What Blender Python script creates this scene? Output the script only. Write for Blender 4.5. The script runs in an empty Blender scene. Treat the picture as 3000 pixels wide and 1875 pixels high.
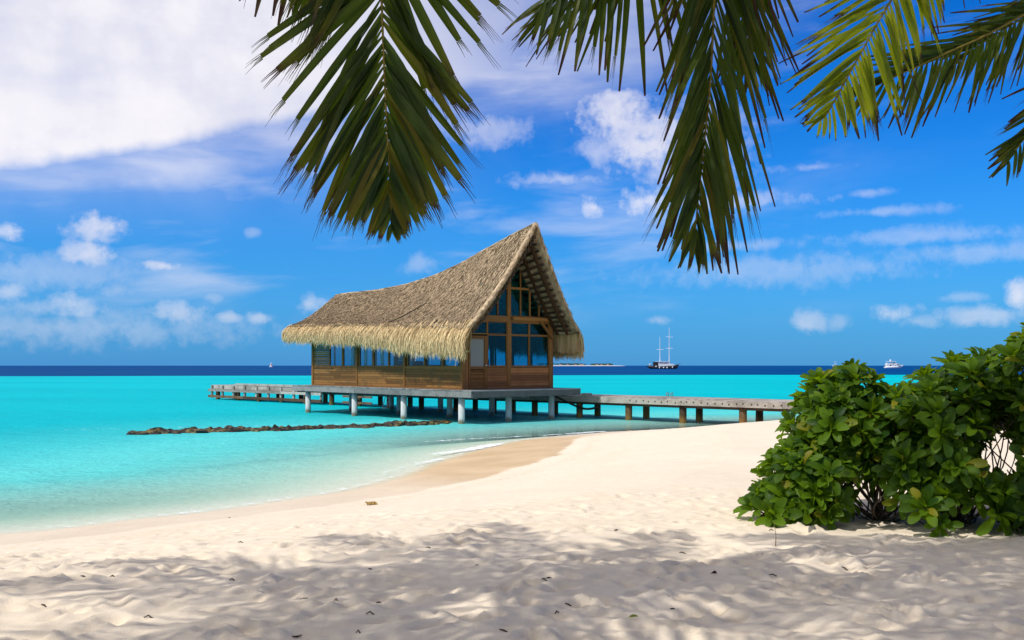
import bpy, math, random
import numpy as np
from mathutils import Vector, Matrix

R = math.radians
random.seed(7)
rng = np.random.default_rng(11)
scene = bpy.context.scene
COL = scene.collection

# ------------------------------------------------------------------ camera
EYE = 2.35                      # eye height above the water
FPX, CX, HOR = 2750.0, 1500.0, 1071.0   # focal length, centre column and horizon row of the 3000 px photograph
cam_d = bpy.data.cameras.new('camera')
cam_d.sensor_width = 36.0
cam_d.lens = FPX / 3000 * 36.0
cam_d.shift_y = (HOR - 937.5) / 3000
cam_d.clip_start = 0.05
cam_d.clip_end = 120000
cam = bpy.data.objects.new('camera', cam_d)
cam.location = (0, 0, EYE)
cam.rotation_euler = (R(90), 0, 0)
COL.objects.link(cam)
scene.camera = cam

def at(px, py, Y):              # the point at distance Y in the direction of a pixel
    return Vector(((px - CX) / FPX * Y, Y, EYE - (py - HOR) / FPX * Y))
def on_ground(px, py, z=0.75):  # the point where a pixel's direction meets a level z
    Y = (EYE - z) * FPX / (py - HOR)
    return Vector(((px - CX) / FPX * Y, Y, z))

# ------------------------------------------------------------------ light
SUN_EL = 56.0
SUN_H = Vector((-0.80, -0.60)).normalized()      # towards the sun, on the map
sun_vec = Vector((SUN_H.x * math.cos(R(SUN_EL)), SUN_H.y * math.cos(R(SUN_EL)), math.sin(R(SUN_EL))))
sun_d = bpy.data.lights.new('sun', 'SUN')
sun_d.energy = 3.3
sun_d.angle = R(0.53)
sun_d.color = (1.0, 0.975, 0.925)
sun = bpy.data.objects.new('sun', sun_d)
sun.rotation_euler = sun_vec.to_track_quat('Z', 'Y').to_euler()
sun.location = (-20, 10, 40)
COL.objects.link(sun)
scene.view_settings.view_transform = 'Standard'
scene.view_settings.look = 'None'
scene.view_settings.exposure = 0.10
scene.view_settings.gamma = 1.0
scene.render.engine = 'CYCLES'
cy = scene.cycles
cy.use_denoising = True
cy.max_bounces = 8
cy.diffuse_bounces = 3
cy.glossy_bounces = 3
cy.transparent_max_bounces = 16
cy.transmission_bounces = 4
cy.caustics_reflective = False
cy.caustics_refractive = False
cy.sample_clamp_indirect = 6

# ------------------------------------------------------------------ node helpers
class K:
    """a float socket that builds Math nodes"""
    def __init__(s, nt, o): s.nt, s.o = nt, o
    def op(s, name, *a, clamp=False):
        n = s.nt.nodes.new('ShaderNodeMath'); n.operation = name; n.use_clamp = clamp
        for i, v in enumerate((s,) + a):
            if isinstance(v, K): s.nt.links.new(v.o, n.inputs[i])
            else: n.inputs[i].default_value = v
        return K(s.nt, n.outputs[0])
    def __add__(s, b): return s.op('ADD', b)
    __radd__ = __add__
    def __sub__(s, b): return s.op('SUBTRACT', b)
    def __rsub__(s, b): return s.op('MULTIPLY', -1.0).op('ADD', b)
    def __mul__(s, b): return s.op('MULTIPLY', b)
    __rmul__ = __mul__
    def __truediv__(s, b): return s.op('DIVIDE', b)
    def max(s, b): return s.op('MAXIMUM', b)
    def min(s, b): return s.op('MINIMUM', b)
    def sq(s): return s.op('MULTIPLY', s)
    def exp(s): return s.op('EXPONENT')
    def fract(s): return s.op('FRACT')
    def step(s, lo, hi, a=0.0, b=1.0):      # smoothstep
        n = s.nt.nodes.new('ShaderNodeMapRange'); n.interpolation_type = 'SMOOTHSTEP'
        s.nt.links.new(s.o, n.inputs[0])
        for i, v in enumerate((lo, hi, a, b)):
            n.inputs[i + 1].default_value = v
        return K(s.nt, n.outputs[0])

def link_in(nt, sock, v):
    if isinstance(v, K): nt.links.new(v.o, sock)
    elif hasattr(v, 'is_linked') or isinstance(v, bpy.types.NodeSocket): nt.links.new(v, sock)
    elif isinstance(v, (tuple, list)) and len(v) == 3 and sock.type == 'RGBA': sock.default_value = (*v, 1)
    else: sock.default_value = v
def mixc(nt, fac, a, b, blend='MIX'):
    n = nt.nodes.new('ShaderNodeMix'); n.data_type = 'RGBA'; n.blend_type = blend
    link_in(nt, n.inputs[0], fac); link_in(nt, n.inputs[6], a); link_in(nt, n.inputs[7], b)
    return n.outputs[2]
def mixs(nt, fac, a, b):
    n = nt.nodes.new('ShaderNodeMixShader')
    link_in(nt, n.inputs[0], fac); nt.links.new(a, n.inputs[1]); nt.links.new(b, n.inputs[2])
    return n.outputs[0]
def noise(nt, vec, scale, detail=3, rough=0.55, dist=0.0, dim='3D'):
    n = nt.nodes.new('ShaderNodeTexNoise'); n.noise_dimensions = dim
    n.inputs['Scale'].default_value = scale; n.inputs['Detail'].default_value = detail
    n.inputs['Roughness'].default_value = rough; n.inputs['Distortion'].default_value = dist
    if vec is not None: nt.links.new(vec, n.inputs['Vector'])
    return K(nt, n.outputs['Fac'])
def combine(nt, x, y, z=0.0):
    n = nt.nodes.new('ShaderNodeCombineXYZ')
    for i, v in enumerate((x, y, z)): link_in(nt, n.inputs[i], v)
    return n.outputs[0]
def mapping(nt, vec, scale=(1, 1, 1), rot=(0, 0, 0)):
    n = nt.nodes.new('ShaderNodeMapping')
    n.inputs['Scale'].default_value = scale; n.inputs['Rotation'].default_value = rot
    nt.links.new(vec, n.inputs['Vector'])
    return n.outputs[0]
def attr(nt, name):
    n = nt.nodes.new('ShaderNodeAttribute'); n.attribute_name = name
    return K(nt, n.outputs['Fac'])
def bump(nt, h, strength, dist, normal=None):
    n = nt.nodes.new('ShaderNodeBump')
    n.inputs['Strength'].default_value = strength; n.inputs['Distance'].default_value = dist
    link_in(nt, n.inputs['Height'], h)
    if normal is not None: nt.links.new(normal, n.inputs['Normal'])
    return n.outputs['Normal']

# ------------------------------------------------------------------ sky
world = bpy.data.worlds.new('World')
scene.world = world
world.use_nodes = True
nt = world.node_tree
nt.nodes.clear()
wout = nt.nodes.new('ShaderNodeOutputWorld')
bg = nt.nodes.new('ShaderNodeBackground')
bg.inputs['Strength'].default_value = 0.1
nt.links.new(bg.outputs[0], wout.inputs[0])
sky = nt.nodes.new('ShaderNodeTexSky')
sky.sky_type = 'NISHITA'
sky.sun_disc = False
sky.sun_elevation = R(SUN_EL)
sky.sun_rotation = math.atan2(SUN_H.x, SUN_H.y)
sky.altitude = 0
sky.air_density = 1.0
sky.dust_density = 0.4
sky.ozone_density = 2.0
hsv = nt.nodes.new('ShaderNodeHueSaturation')
hsv.inputs['Saturation'].default_value = 1.5
hsv.inputs['Value'].default_value = 1.0
nt.links.new(sky.outputs[0], hsv.inputs['Color'])
tc = nt.nodes.new('ShaderNodeTexCoord')
sep = nt.nodes.new('ShaderNodeSeparateXYZ')
nt.links.new(tc.outputs['Generated'], sep.inputs[0])
dx, dy, dz = (K(nt, sep.outputs[i]) for i in range(3))
az = dx.op('ARCTAN2', dy)
el = dz.op('ARCSINE')
n_lo = noise(nt, tc.outputs['Generated'], 9, 5, 0.55)
n_hi = noise(nt, tc.outputs['Generated'], 34, 6, 0.6)
n_mid = noise(nt, tc.outputs['Generated'], 3.5, 4, 0.5)
streak = noise(nt, combine(nt, az * 3.2 + el * 5.0, el * 17.0 - az * 2.0, n_mid * 0.7), 1.3, 5, 0.55, 0.3)
wob_lo = (n_lo - 0.5)
wob_hi = (n_hi - 0.5)
def skydir(px, py):             # where on the sky that direction lies: azimuth and elevation
    a = math.atan((px - CX) / FPX)
    return a, math.atan((HOR - py) / FPX * math.cos(a))
P_SKY = combine(nt, az, el, 0.0)
W_PUFF = wob_lo * 1.2 + wob_hi * 2.3 + (noise(nt, tc.outputs['Generated'], 75, 4, 0.6) - 0.5) * 1.3
def puff_len(px, py, rx, ry):   # distance from the middle of a cloud in units of its own half width and height
    a, e = skydir(px, py)
    kx, ky = FPX / rx, FPX / ry
    n = nt.nodes.new('ShaderNodeVectorMath'); n.operation = 'MULTIPLY_ADD'
    nt.links.new(P_SKY, n.inputs[0]); n.inputs[1].default_value = (kx, ky, 0); n.inputs[2].default_value = (-a * kx, -e * ky, 0)
    m = nt.nodes.new('ShaderNodeVectorMath'); m.operation = 'LENGTH'
    nt.links.new(n.outputs[0], m.inputs[0])
    return K(nt, m.outputs['Value'])
cl = None
PUFFS = [ # px, py, half width, half height, density
    (1800, 330, 130, 105, 0.95, 0.7), (1900, 420, 170, 110, 0.85, 0.8), (1760, 440, 90, 70, 0.5, 0.9), (2050, 400, 160, 130, 0.55, 0.9),
    (1738, 608, 58, 38, 0.75, 0.8), (1880, 590, 130, 52, 0.7, 0.9), (2080, 590, 300, 26, 0.55, 0.9), (1640, 525, 150, 26, 0.5, 0.9),
    (2000, 500, 200, 60, 0.5, 0.95),
    (285, 665, 72, 44, 0.8, 0.8), (255, 742, 66, 34, 0.75, 0.8), (30, 678, 48, 32, 0.8, 0.8), (482, 779, 52, 17, 0.7, 0.8),
    (225, 520, 46, 26, 0.5, 0.9), (130, 545, 40, 22, 0.4, 0.9), (20, 855, 60, 34, 0.6, 0.9), (215, 895, 90, 50, 0.6, 0.95), (110, 905, 130, 40, 0.4, 0.95),
    (350, 850, 70, 34, 0.4, 0.95), (520, 915, 85, 36, 0.5, 0.95), (670, 930, 36, 20, 0.6, 0.9), (755, 932, 32, 20, 0.6, 0.9), (620, 870, 40, 20, 0.35, 0.95),
    (1230, 770, 60, 34, 0.45, 0.95), (905, 890, 34, 30, 0.5, 0.95), (940, 885, 40, 20, 0.4, 0.95), (740, 682, 26, 16, 0.3, 0.95),
    (1080, 530, 120, 60, 0.4, 0.95), (1420, 380, 140, 60, 0.5, 0.95), (920, 500, 90, 50, 0.45, 0.95),
    (2370, 945, 46, 32, 0.5, 0.9), (2460, 945, 40, 22, 0.4, 0.9), (2610, 918, 70, 30, 0.65, 0.85), (2690, 940, 60, 20, 0.4, 0.95),
    (2985, 865, 36, 40, 0.95, 0.6), (2880, 925, 110, 26, 0.5, 0.95), (1930, 937, 36, 14, 0.35, 0.95), (2820, 870, 60, 14, 0.35, 0.95),
    (2250, 790, 420, 46, 0.36, 1.0), (2700, 690, 300, 26, 0.28, 1.0), (2130, 720, 240, 20, 0.3, 1.0), (2580, 620, 160, 16, 0.3, 1.0),
    (2550, 565, 60, 14, 0.25, 1.0), (2380, 490, 130, 16, 0.25, 1.0),
    (120, 800, 420, 60, 0.28, 1.0), (200, 960, 500, 60, 0.25, 1.0), (2850, 740, 260, 30, 0.25, 1.0)]
for lo, hi, dens, soft in ((0.82, 1.0, 0.84, 1.3), (0.65, 0.82, 0.68, 1.15), (0.45, 0.65, 0.46, 1.2), (0.0, 0.45, 0.28, 1.25)):
    d = None
    for p in PUFFS:
        if lo < p[4] <= hi:
            q = puff_len(*p[:4])
            d = q if d is None else d.min(q)
    m = (d + W_PUFF).step(1.25, 1.25 - soft, 0.0, dens) * (n_hi * 1.3 + 0.30).min(1.0)
    cl = m if cl is None else cl.max(m)
# wide bright veil over the left of the sky, running on beyond the frame to the left and upwards
edge = az * 0.23 + 0.288
veil = (el - edge + wob_lo * 0.035).step(-0.002, 0.022) * (az + wob_lo * 0.35).step(0.20, -0.26) * (az + 0.0).step(-1.6, -0.9)
veil = veil * (streak * 0.35 + n_lo * 0.5 + 0.52).min(0.97)
veil2 = (el - edge + 0.055 + wob_lo * 0.05).step(0.0, 0.05) * (az + wob_lo * 0.3).step(0.36, 0.0) * (az + 0.0).step(-1.6, -0.9)
veil2 = veil2 * streak.step(0.28, 0.72, 0.14, 0.62)
cirrus = streak.step(0.46, 0.80, 0.0, 0.42) * el.step(0.03, 0.10) * (az * 0.6 + n_mid).step(0.98, 0.40)
# cloud sheet continued out of view, spread overhead and behind to brighten the fill
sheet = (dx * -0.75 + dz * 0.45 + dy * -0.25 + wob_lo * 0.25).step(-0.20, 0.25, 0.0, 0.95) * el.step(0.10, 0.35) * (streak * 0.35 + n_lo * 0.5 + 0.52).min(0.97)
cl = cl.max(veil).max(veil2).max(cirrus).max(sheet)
tinted = mixc(nt, 1.0, hsv.outputs[0], (0.20, 0.84, 1.40), 'MULTIPLY')
clear_sky = mixc(nt, el.step(0.24, -0.01, 0.0, 0.72), tinted, (0.55, 2.45, 6.9))
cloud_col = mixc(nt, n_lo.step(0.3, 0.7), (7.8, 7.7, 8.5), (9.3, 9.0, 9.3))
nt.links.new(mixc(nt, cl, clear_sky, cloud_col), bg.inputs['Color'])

# ------------------------------------------------------------------ object helpers
def tag(o, label=None, cat=None, group=None, kind=None):
    if label: o['label'] = label
    if cat: o['category'] = cat
    if group: o['group'] = group
    if kind: o['kind'] = kind
    return o
def link(name, data, parent=None, mat=None, loc=None, mw=None):
    o = bpy.data.objects.new(name, data)
    COL.objects.link(o)
    if parent is not None: o.parent = parent
    if loc is not None: o.location = loc
    if mw is not None: o.matrix_local = mw
    if mat is not None and data is not None and not data.materials: data.materials.append(mat)
    return o
def empty(name, loc=(0, 0, 0), rz=0.0):
    o = bpy.data.objects.new(name, None)
    o.empty_display_size = 0.3
    COL.objects.link(o)
    o.location = loc; o.rotation_euler = (0, 0, rz)
    return o
def np_mesh(name, verts, faces, attrs=None, smooth=False):
    """verts Nx3, faces MxK (all the same K); attrs: name -> N floats"""
    verts = np.asarray(verts, dtype=np.float32); faces = np.asarray(faces, dtype=np.int32)
    me = bpy.data.meshes.new(name)
    me.vertices.add(len(verts)); me.vertices.foreach_set('co', verts.ravel())
    k = faces.shape[1]
    me.loops.add(faces.size); me.loops.foreach_set('vertex_index', faces.ravel())
    me.polygons.add(len(faces))
    me.polygons.foreach_set('loop_start', np.arange(0, faces.size, k, dtype=np.int32))
    if smooth: me.polygons.foreach_set('use_smooth', np.ones(len(faces), dtype=bool))
    me.update(calc_edges=True)
    for n, a in (attrs or {}).items():
        at_ = me.attributes.new(n, 'FLOAT', 'POINT')
        at_.data.foreach_set('value', np.asarray(a, dtype=np.float32).ravel())
    return me
class MB:
    def __init__(s): s.v = []; s.f = []
    def add(s, v, f):
        b = len(s.v); s.v += [tuple(p) for p in v]; s.f += [tuple(i + b for i in q) for q in f]; return s
    def box(s, x0, x1, y0, y1, z0, z1):
        v = [(x, y, z) for z in (z0, z1) for y in (y0, y1) for x in (x0, x1)]
        return s.add(v, [(0, 2, 3, 1), (4, 5, 7, 6), (0, 1, 5, 4), (2, 6, 7, 3), (0, 4, 6, 2), (1, 3, 7, 5)])
    def bar(s, a, b, w, h, up=(0, 0, 1)):       # rectangular bar from a to b
        a, b = Vector(a), Vector(b); d = (b - a).normalized(); up = Vector(up)
        if abs(d.dot(up)) > 0.98: up = Vector((1, 0, 0))
        sx = d.cross(up).normalized() * (w / 2); sz = sx.cross(d).normalized() * (h / 2)
        v = [p + i * sx + j * sz for p in (a, b) for j in (-1, 1) for i in (-1, 1)]
        return s.add(v, [(0, 1, 3, 2), (4, 6, 7, 5), (0, 4, 5, 1), (2, 3, 7, 6), (0, 2, 6, 4), (1, 5, 7, 3)])
    def tube(s, pts, rad, n=8, cap=True):
        pts = [Vector(p) for p in pts]
        if not hasattr(rad, '__len__'): rad = [rad] * len(pts)
        v = []; f = []
        for i, p in enumerate(pts):
            d = (pts[min(i + 1, len(pts) - 1)] - pts[max(i - 1, 0)]).normalized()
            ref = Vector((0, 0, 1)) if abs(d.z) < 0.9 else Vector((1, 0, 0))
            a = d.cross(ref).normalized(); b = d.cross(a)
            for k in range(n):
                t = 2 * math.pi * k / n
                v.append(p + rad[i] * (math.cos(t) * a + math.sin(t) * b))
        for i in range(len(pts) - 1):
            for k in range(n):
                f.append((i * n + k, i * n + (k + 1) % n, (i + 1) * n + (k + 1) % n, (i + 1) * n + k))
        if cap: f += [tuple(range(n))[::-1], tuple((len(pts) - 1) * n + k for k in range(n))]
        return s.add(v, f)
    def prism(s, poly, d):      # polygon (list of 3D points) extruded by the vector d
        n = len(poly); p = [Vector(q) for q in poly]; d = Vector(d)
        return s.add(p + [q + d for q in p], [tuple(range(n))[::-1], tuple(range(n, 2 * n))] + [(i, (i + 1) % n, n + (i + 1) % n, n + i) for i in range(n)])
    def mesh(s, name, smooth=False):
        me = bpy.data.meshes.new(name); me.from_pydata(s.v, [], s.f)
        if smooth: me.polygons.foreach_set('use_smooth', [True] * len(me.polygons))
        me.update(); return me
    def build(s, name, mat, parent=None, smooth=False, loc=None):
        return link(name, s.mesh(name, smooth), parent, mat, loc)

# value noise on arrays
def vnoise(x, y, seed=0):
    xi = np.floor(x).astype(np.int64); yi = np.floor(y).astype(np.int64)
    fx = x - xi; fy = y - yi
    fx = fx * fx * (3 - 2 * fx); fy = fy * fy * (3 - 2 * fy)
    def h(a, b):
        n = (a * 374761393 + b * 668265263 + seed * 974634777) & 0x7fffffff
        n = ((n ^ (n >> 13)) * 1274126177) & 0x7fffffff
        return ((n ^ (n >> 16)) & 0xffff) / 65535.0
    return (h(xi, yi) * (1 - fx) + h(xi + 1, yi) * fx) * (1 - fy) + (h(xi, yi + 1) * (1 - fx) + h(xi + 1, yi + 1) * fx) * fy
def fbm(x, y, seed=0, oct=4):
    r = 0; a = 0.5
    for i in range(oct):
        r = r + a * vnoise(x * 2 ** i, y * 2 ** i, seed + i); a *= 0.5
    return r - 0.47

# ------------------------------------------------------------------ materials
def new_mat(name):
    m = bpy.data.materials.new(name); m.use_nodes = True
    nt = m.node_tree; nt.nodes.clear()
    out = nt.nodes.new('ShaderNodeOutputMaterial')
    return m, nt, out
def principled(nt, col, rough=0.7, spec=0.3, normal=None):
    b = nt.nodes.new('ShaderNodeBsdfPrincipled')
    link_in(nt, b.inputs['Base Color'], col); link_in(nt, b.inputs['Roughness'], rough)
    b.inputs['Specular IOR Level'].default_value = spec
    if normal is not None: nt.links.new(normal, b.inputs['Normal'])
    return b.outputs[0]
def coords(nt, which='Object'):
    return nt.nodes.new('ShaderNodeTexCoord').outputs[which]
def obj_rand(nt):
    return K(nt, nt.nodes.new('ShaderNodeObjectInfo').outputs['Random'])
def simple(name, col, rough=0.6, spec=0.3, var=0.12, scale=6.0, bmp=0.0):
    m, nt, out = new_mat(name)
    co = coords(nt)
    n = noise(nt, co, scale, 4) + (obj_rand(nt) - 0.5) * 0.5
    c = mixc(nt, n.step(0.2, 0.85), tuple(k * (1 - var) for k in col), tuple(min(1, k * (1 + var)) for k in col))
    nr = bump(nt, noise(nt, co, scale * 8, 3), bmp, 0.01) if bmp else None
    nt.links.new(principled(nt, c, rough, spec, nr), out.inputs[0])
    return m
def wood(name, dark, light, stain, grain=(1.2, 1.2, 14), rough=0.75, stain_amt=0.6, sc=1.0):
    """planks: long grain, each piece its own tone, stains with their own shape"""
    m, nt, out = new_mat(name)
    co = coords(nt)
    r = obj_rand(nt)
    off = nt.nodes.new('ShaderNodeVectorMath'); off.operation = 'ADD'
    nt.links.new(co, off.inputs[0]); nt.links.new(combine(nt, r * 37.0, r * 71.0, r * 13.0), off.inputs[1])
    g = noise(nt, mapping(nt, off.outputs[0], grain), 6 * sc, 6, 0.65)
    tone = g * 0.75 + r * 0.45
    c = mixc(nt, tone.step(0.25, 0.95), dark, light)
    s = noise(nt, mapping(nt, co, (0.9, 0.9, 1.1)), 1.6 * sc, 5, 0.65)
    c = mixc(nt, s.step(0.46, 0.66, 0.0, stain_amt), c, stain)
    nt.links.new(principled(nt, c, rough, 0.25, bump(nt, g, 0.35, 0.02)), out.inputs[0])
    return m
M = {}
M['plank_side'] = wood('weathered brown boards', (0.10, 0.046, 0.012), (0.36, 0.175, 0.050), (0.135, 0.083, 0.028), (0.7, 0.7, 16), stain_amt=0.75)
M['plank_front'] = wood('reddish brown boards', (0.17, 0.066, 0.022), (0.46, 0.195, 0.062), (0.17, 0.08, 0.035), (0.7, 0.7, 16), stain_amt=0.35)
M['frame'] = wood('brown window timber', (0.13, 0.055, 0.014), (0.32, 0.145, 0.035), (0.14, 0.07, 0.03), (8, 8, 1.5), stain_amt=0.3)
M['grey_wood'] = wood('silver grey weathered timber', (0.12, 0.115, 0.11), (0.36, 0.34, 0.32), (0.08, 0.08, 0.08), (1.2, 1.2, 9), 0.85, 0.45)
M['grey_dark'] = wood('dark grey weathered and shade toned timber', (0.085, 0.08, 0.075), (0.25, 0.235, 0.22), (0.06, 0.06, 0.06), (1.2, 1.2, 9), 0.85, 0.5)
M['jetty_wood'] = wood('pale sun bleached timber', (0.22, 0.19, 0.16), (0.56, 0.50, 0.43), (0.17, 0.14, 0.11), (1.0, 6, 9), 0.85, 0.6)
M['dark_wood'] = wood('dark timber', (0.030, 0.020, 0.012), (0.09, 0.06, 0.035), (0.03, 0.025, 0.02), (6, 6, 1.2), 0.6, 0.4)  # plain dark tone for linings, battens and bearers
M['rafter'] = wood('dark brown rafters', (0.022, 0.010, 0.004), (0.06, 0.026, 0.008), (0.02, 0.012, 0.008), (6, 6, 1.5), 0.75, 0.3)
M['rust_wood'] = wood('brown stained dock timber', (0.07, 0.04, 0.02), (0.22, 0.13, 0.07), (0.05, 0.03, 0.02), (1.2, 1.2, 9), 0.8, 0.6)
M['white_paint'] = simple('white gelcoat', (0.80, 0.80, 0.80), 0.3, 0.5, 0.04)
M['hull_dark'] = simple('dark hull paint', (0.035, 0.022, 0.016), 0.4, 0.4, 0.1)
M['hull_brown'] = simple('brown hull timber', (0.10, 0.045, 0.022), 0.5, 0.3, 0.1)
M['dark_glass'] = simple('dark boat glass', (0.012, 0.016, 0.022), 0.1, 0.5, 0.05)
M['awning'] = simple('green awning cloth', (0.10, 0.28, 0.20), 0.8, 0.2, 0.1)
M['sail'] = simple('white sail cloth', (0.80, 0.80, 0.82), 0.7, 0.2, 0.05)
M['sail_red'] = simple('red sail cloth', (0.35, 0.05, 0.07), 0.7, 0.2, 0.05)
M['metal'] = simple('grey aluminium', (0.45, 0.46, 0.47), 0.35, 0.5, 0.08)
M['teal_cloth'] = simple('teal cushion cloth', (0.04, 0.38, 0.42), 0.8, 0.2)
M['pink_cloth'] = simple('pink cushion cloth', (0.62, 0.10, 0.22), 0.8, 0.2)
M['curtain'] = simple('pale curtain cloth', (0.62, 0.62, 0.60), 0.9, 0.1)
M['black'] = simple('black plastic', (0.02, 0.02, 0.022), 0.4, 0.4)
M['twig'] = simple('dry dark twig', (0.055, 0.038, 0.025), 0.85, 0.2, 0.3)
M['rope'] = simple('dark rope', (0.03, 0.027, 0.022), 0.9, 0.1)
M['bark'] = simple('shrub bark', (0.13, 0.095, 0.065), 0.85, 0.2, 0.3, 9, 0.4)
M['roof_red'] = simple('cottage roof', (0.42, 0.25, 0.20), 0.8, 0.2, 0.2)
M['cottage_wall'] = simple('cottage wall', (0.70, 0.63, 0.58), 0.8, 0.2, 0.1)

def m_pile():
    m, nt, out = new_mat('pale concrete pile')
    co = coords(nt); sp = nt.nodes.new('ShaderNodeSeparateXYZ'); nt.links.new(co, sp.inputs[0])
    z = K(nt, sp.outputs[2])
    n = noise(nt, mapping(nt, co, (5, 5, 0.9)), 2.5, 5, 0.6)
    c = mixc(nt, n.step(0.35, 0.75), (0.50, 0.50, 0.48), (0.70, 0.69, 0.66))
    c = mixc(nt, (z + (n - 0.5) * 0.35).step(0.22, 0.04, 0.0, 0.85), c, (0.16, 0.12, 0.05))
    nt.links.new(principled(nt, c, 0.75, 0.3, bump(nt, n, 0.3, 0.01)), out.inputs[0])
    return m
M['pile'] = m_pile()
def m_post():
    m, nt, out = new_mat('brown timber pile')
    co = coords(nt); sp = nt.nodes.new('ShaderNodeSeparateXYZ'); nt.links.new(co, sp.inputs[0])
    z = K(nt, sp.outputs[2])
    n = noise(nt, mapping(nt, co, (5, 5, 0.8)), 2.5, 5, 0.6)
    c = mixc(nt, (n + (obj_rand(nt) - 0.5) * 0.4).step(0.3, 0.8), (0.045, 0.028, 0.014), (0.15, 0.085, 0.035))
    c = mixc(nt, (z + (n - 0.5) * 0.5).step(0.40, 0.10, 0.0, 0.8), c, (0.26, 0.14, 0.03))
    nt.links.new(principled(nt, c, 0.7, 0.3, bump(nt, n, 0.5, 0.02)), out.inputs[0])
    return m
M['post'] = m_post()
def m_glass(name, tint, fmin, fmax):
    m, nt, out = new_mat(name)
    tr = nt.nodes.new('ShaderNodeBsdfTransparent'); tr.inputs[0].default_value = (*tint, 1)
    gl = nt.nodes.new('ShaderNodeBsdfGlossy'); gl.inputs['Roughness'].default_value = 0.03
    lw = nt.nodes.new('ShaderNodeLayerWeight'); lw.inputs['Blend'].default_value = 0.5
    f = K(nt, lw.outputs['Facing']).op('POWER', 4.0) * 0.9 + 0.03
    nt.links.new(mixs(nt, f, tr.outputs[0], gl.outputs[0]), out.inputs[0])
    return m
M['glass'] = m_glass('window glass', (0.32, 0.78, 0.84), 0.02, 0.8)
def m_frost():
    m, nt, out = new_mat('dusty door glass')
    tr = nt.nodes.new('ShaderNodeBsdfTransparent'); tr.inputs[0].default_value = (0.5, 0.55, 0.55, 1)
    p = principled(nt, (0.30, 0.29, 0.24), 0.25, 0.5)
    nt.links.new(mixs(nt, 0.7, tr.outputs[0], p), out.inputs[0])
    return m
M['frost'] = m_frost()

def m_thatch(name, dark, light, mid):
    m, nt, out = new_mat(name)
    co = coords(nt)
    a = attr(nt, 'rnd')
    big = noise(nt, co, 0.9, 4, 0.6)
    fine = noise(nt, mapping(nt, co, (1, 1, 1)), 26, 3, 0.6)
    t = a * 0.65 + fine * 0.35
    c = mixc(nt, t.step(0.18, 0.85), dark, light)
    c = mixc(nt, big.step(0.35, 0.7, 0.0, 0.45), c, mid)
    d = nt.nodes.new('ShaderNodeBsdfDiffuse'); nt.links.new(c, d.inputs[0])
    nt.links.new(bump(nt, fine, 0.6, 0.03), d.inputs['Normal'])
    nt.links.new(d.outputs[0], out.inputs[0])
    return m
M['thatch'] = m_thatch('grey brown thatch', (0.070, 0.046, 0.025), (0.66, 0.485, 0.305), (0.255, 0.187, 0.122))
M['fringe'] = m_thatch('pale straw fringe', (0.36, 0.22, 0.09), (0.93, 0.69, 0.38), (0.72, 0.515, 0.27))

def m_leaf(name, dark, light, yellow, yel_amt, transl, trans_col, brown_tips=False, rough=0.45, spec=0.4):
    m, nt, out = new_mat(name)
    co = coords(nt)
    r = (obj_rand(nt) + attr(nt, 'rnd')).fract()
    n = noise(nt, co, 5, 3)
    c = mixc(nt, (r * 0.7 + n * 0.5).step(0.2, 0.95), dark, light)
    c = mixc(nt, (r * 7.3).fract().step(1 - yel_amt, 1.0, 0.0, 0.85), c, yellow)
    tcol = mixc(nt, (r * 0.6 + n * 0.6).step(0.2, 0.95), trans_col, tuple(k * 1.35 for k in trans_col))
    if brown_tips:
        t = attr(nt, 'along')
        br = (t + (r - 0.5) * 0.30 + (n - 0.5) * 0.45).step(0.80, 0.93)
        yl = (t + (r - 0.5) * 0.3 + (n - 0.5) * 0.6).step(0.45, 0.95, 0.0, 0.55)
        c = mixc(nt, yl, c, yellow)
        c = mixc(nt, br, c, (0.055, 0.028, 0.016))
        tcol = mixc(nt, br, tcol, (0.05, 0.02, 0.01))
    p = principled(nt, c, rough, spec)
    tb = nt.nodes.new('ShaderNodeBsdfTranslucent'); nt.links.new(tcol, tb.inputs[0])
    nt.links.new(mixs(nt, transl, p, tb.outputs[0]), out.inputs[0])
    return m
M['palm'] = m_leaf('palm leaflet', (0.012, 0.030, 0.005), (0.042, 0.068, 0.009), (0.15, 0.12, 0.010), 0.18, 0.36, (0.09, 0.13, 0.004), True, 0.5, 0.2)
M['palm_sun_toned'] = m_leaf('fresh palm leaflet', (0.07, 0.13, 0.010), (0.16, 0.20, 0.012), (0.28, 0.22, 0.02), 0.12, 0.52, (0.42, 0.46, 0.012), True)  # sunlit glow put into a brighter, yellower leaflet colour
M['shrub_leaf'] = m_leaf('shrub leaf', (0.016, 0.052, 0.003), (0.100, 0.185, 0.007), (0.28, 0.24, 0.012), 0.08, 0.42, (0.18, 0.30, 0.004), False, 0.5, 0.2)
M['rachis'] = simple('palm midrib', (0.20, 0.155, 0.025), 0.6, 0.3, 0.2)
M['trunk'] = simple('palm trunk bark', (0.20, 0.165, 0.13), 0.9, 0.2, 0.3, 5, 0.5)
M['dead_leaf'] = simple('dead leaf', (0.30, 0.17, 0.05), 0.8, 0.2, 0.25)
M['green_leaf'] = simple('fallen yellow green leaf', (0.24, 0.26, 0.03), 0.6, 0.3, 0.2)
M['weed'] = simple('golden dry seaweed', (0.34, 0.22, 0.07), 0.85, 0.2, 0.3)

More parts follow.
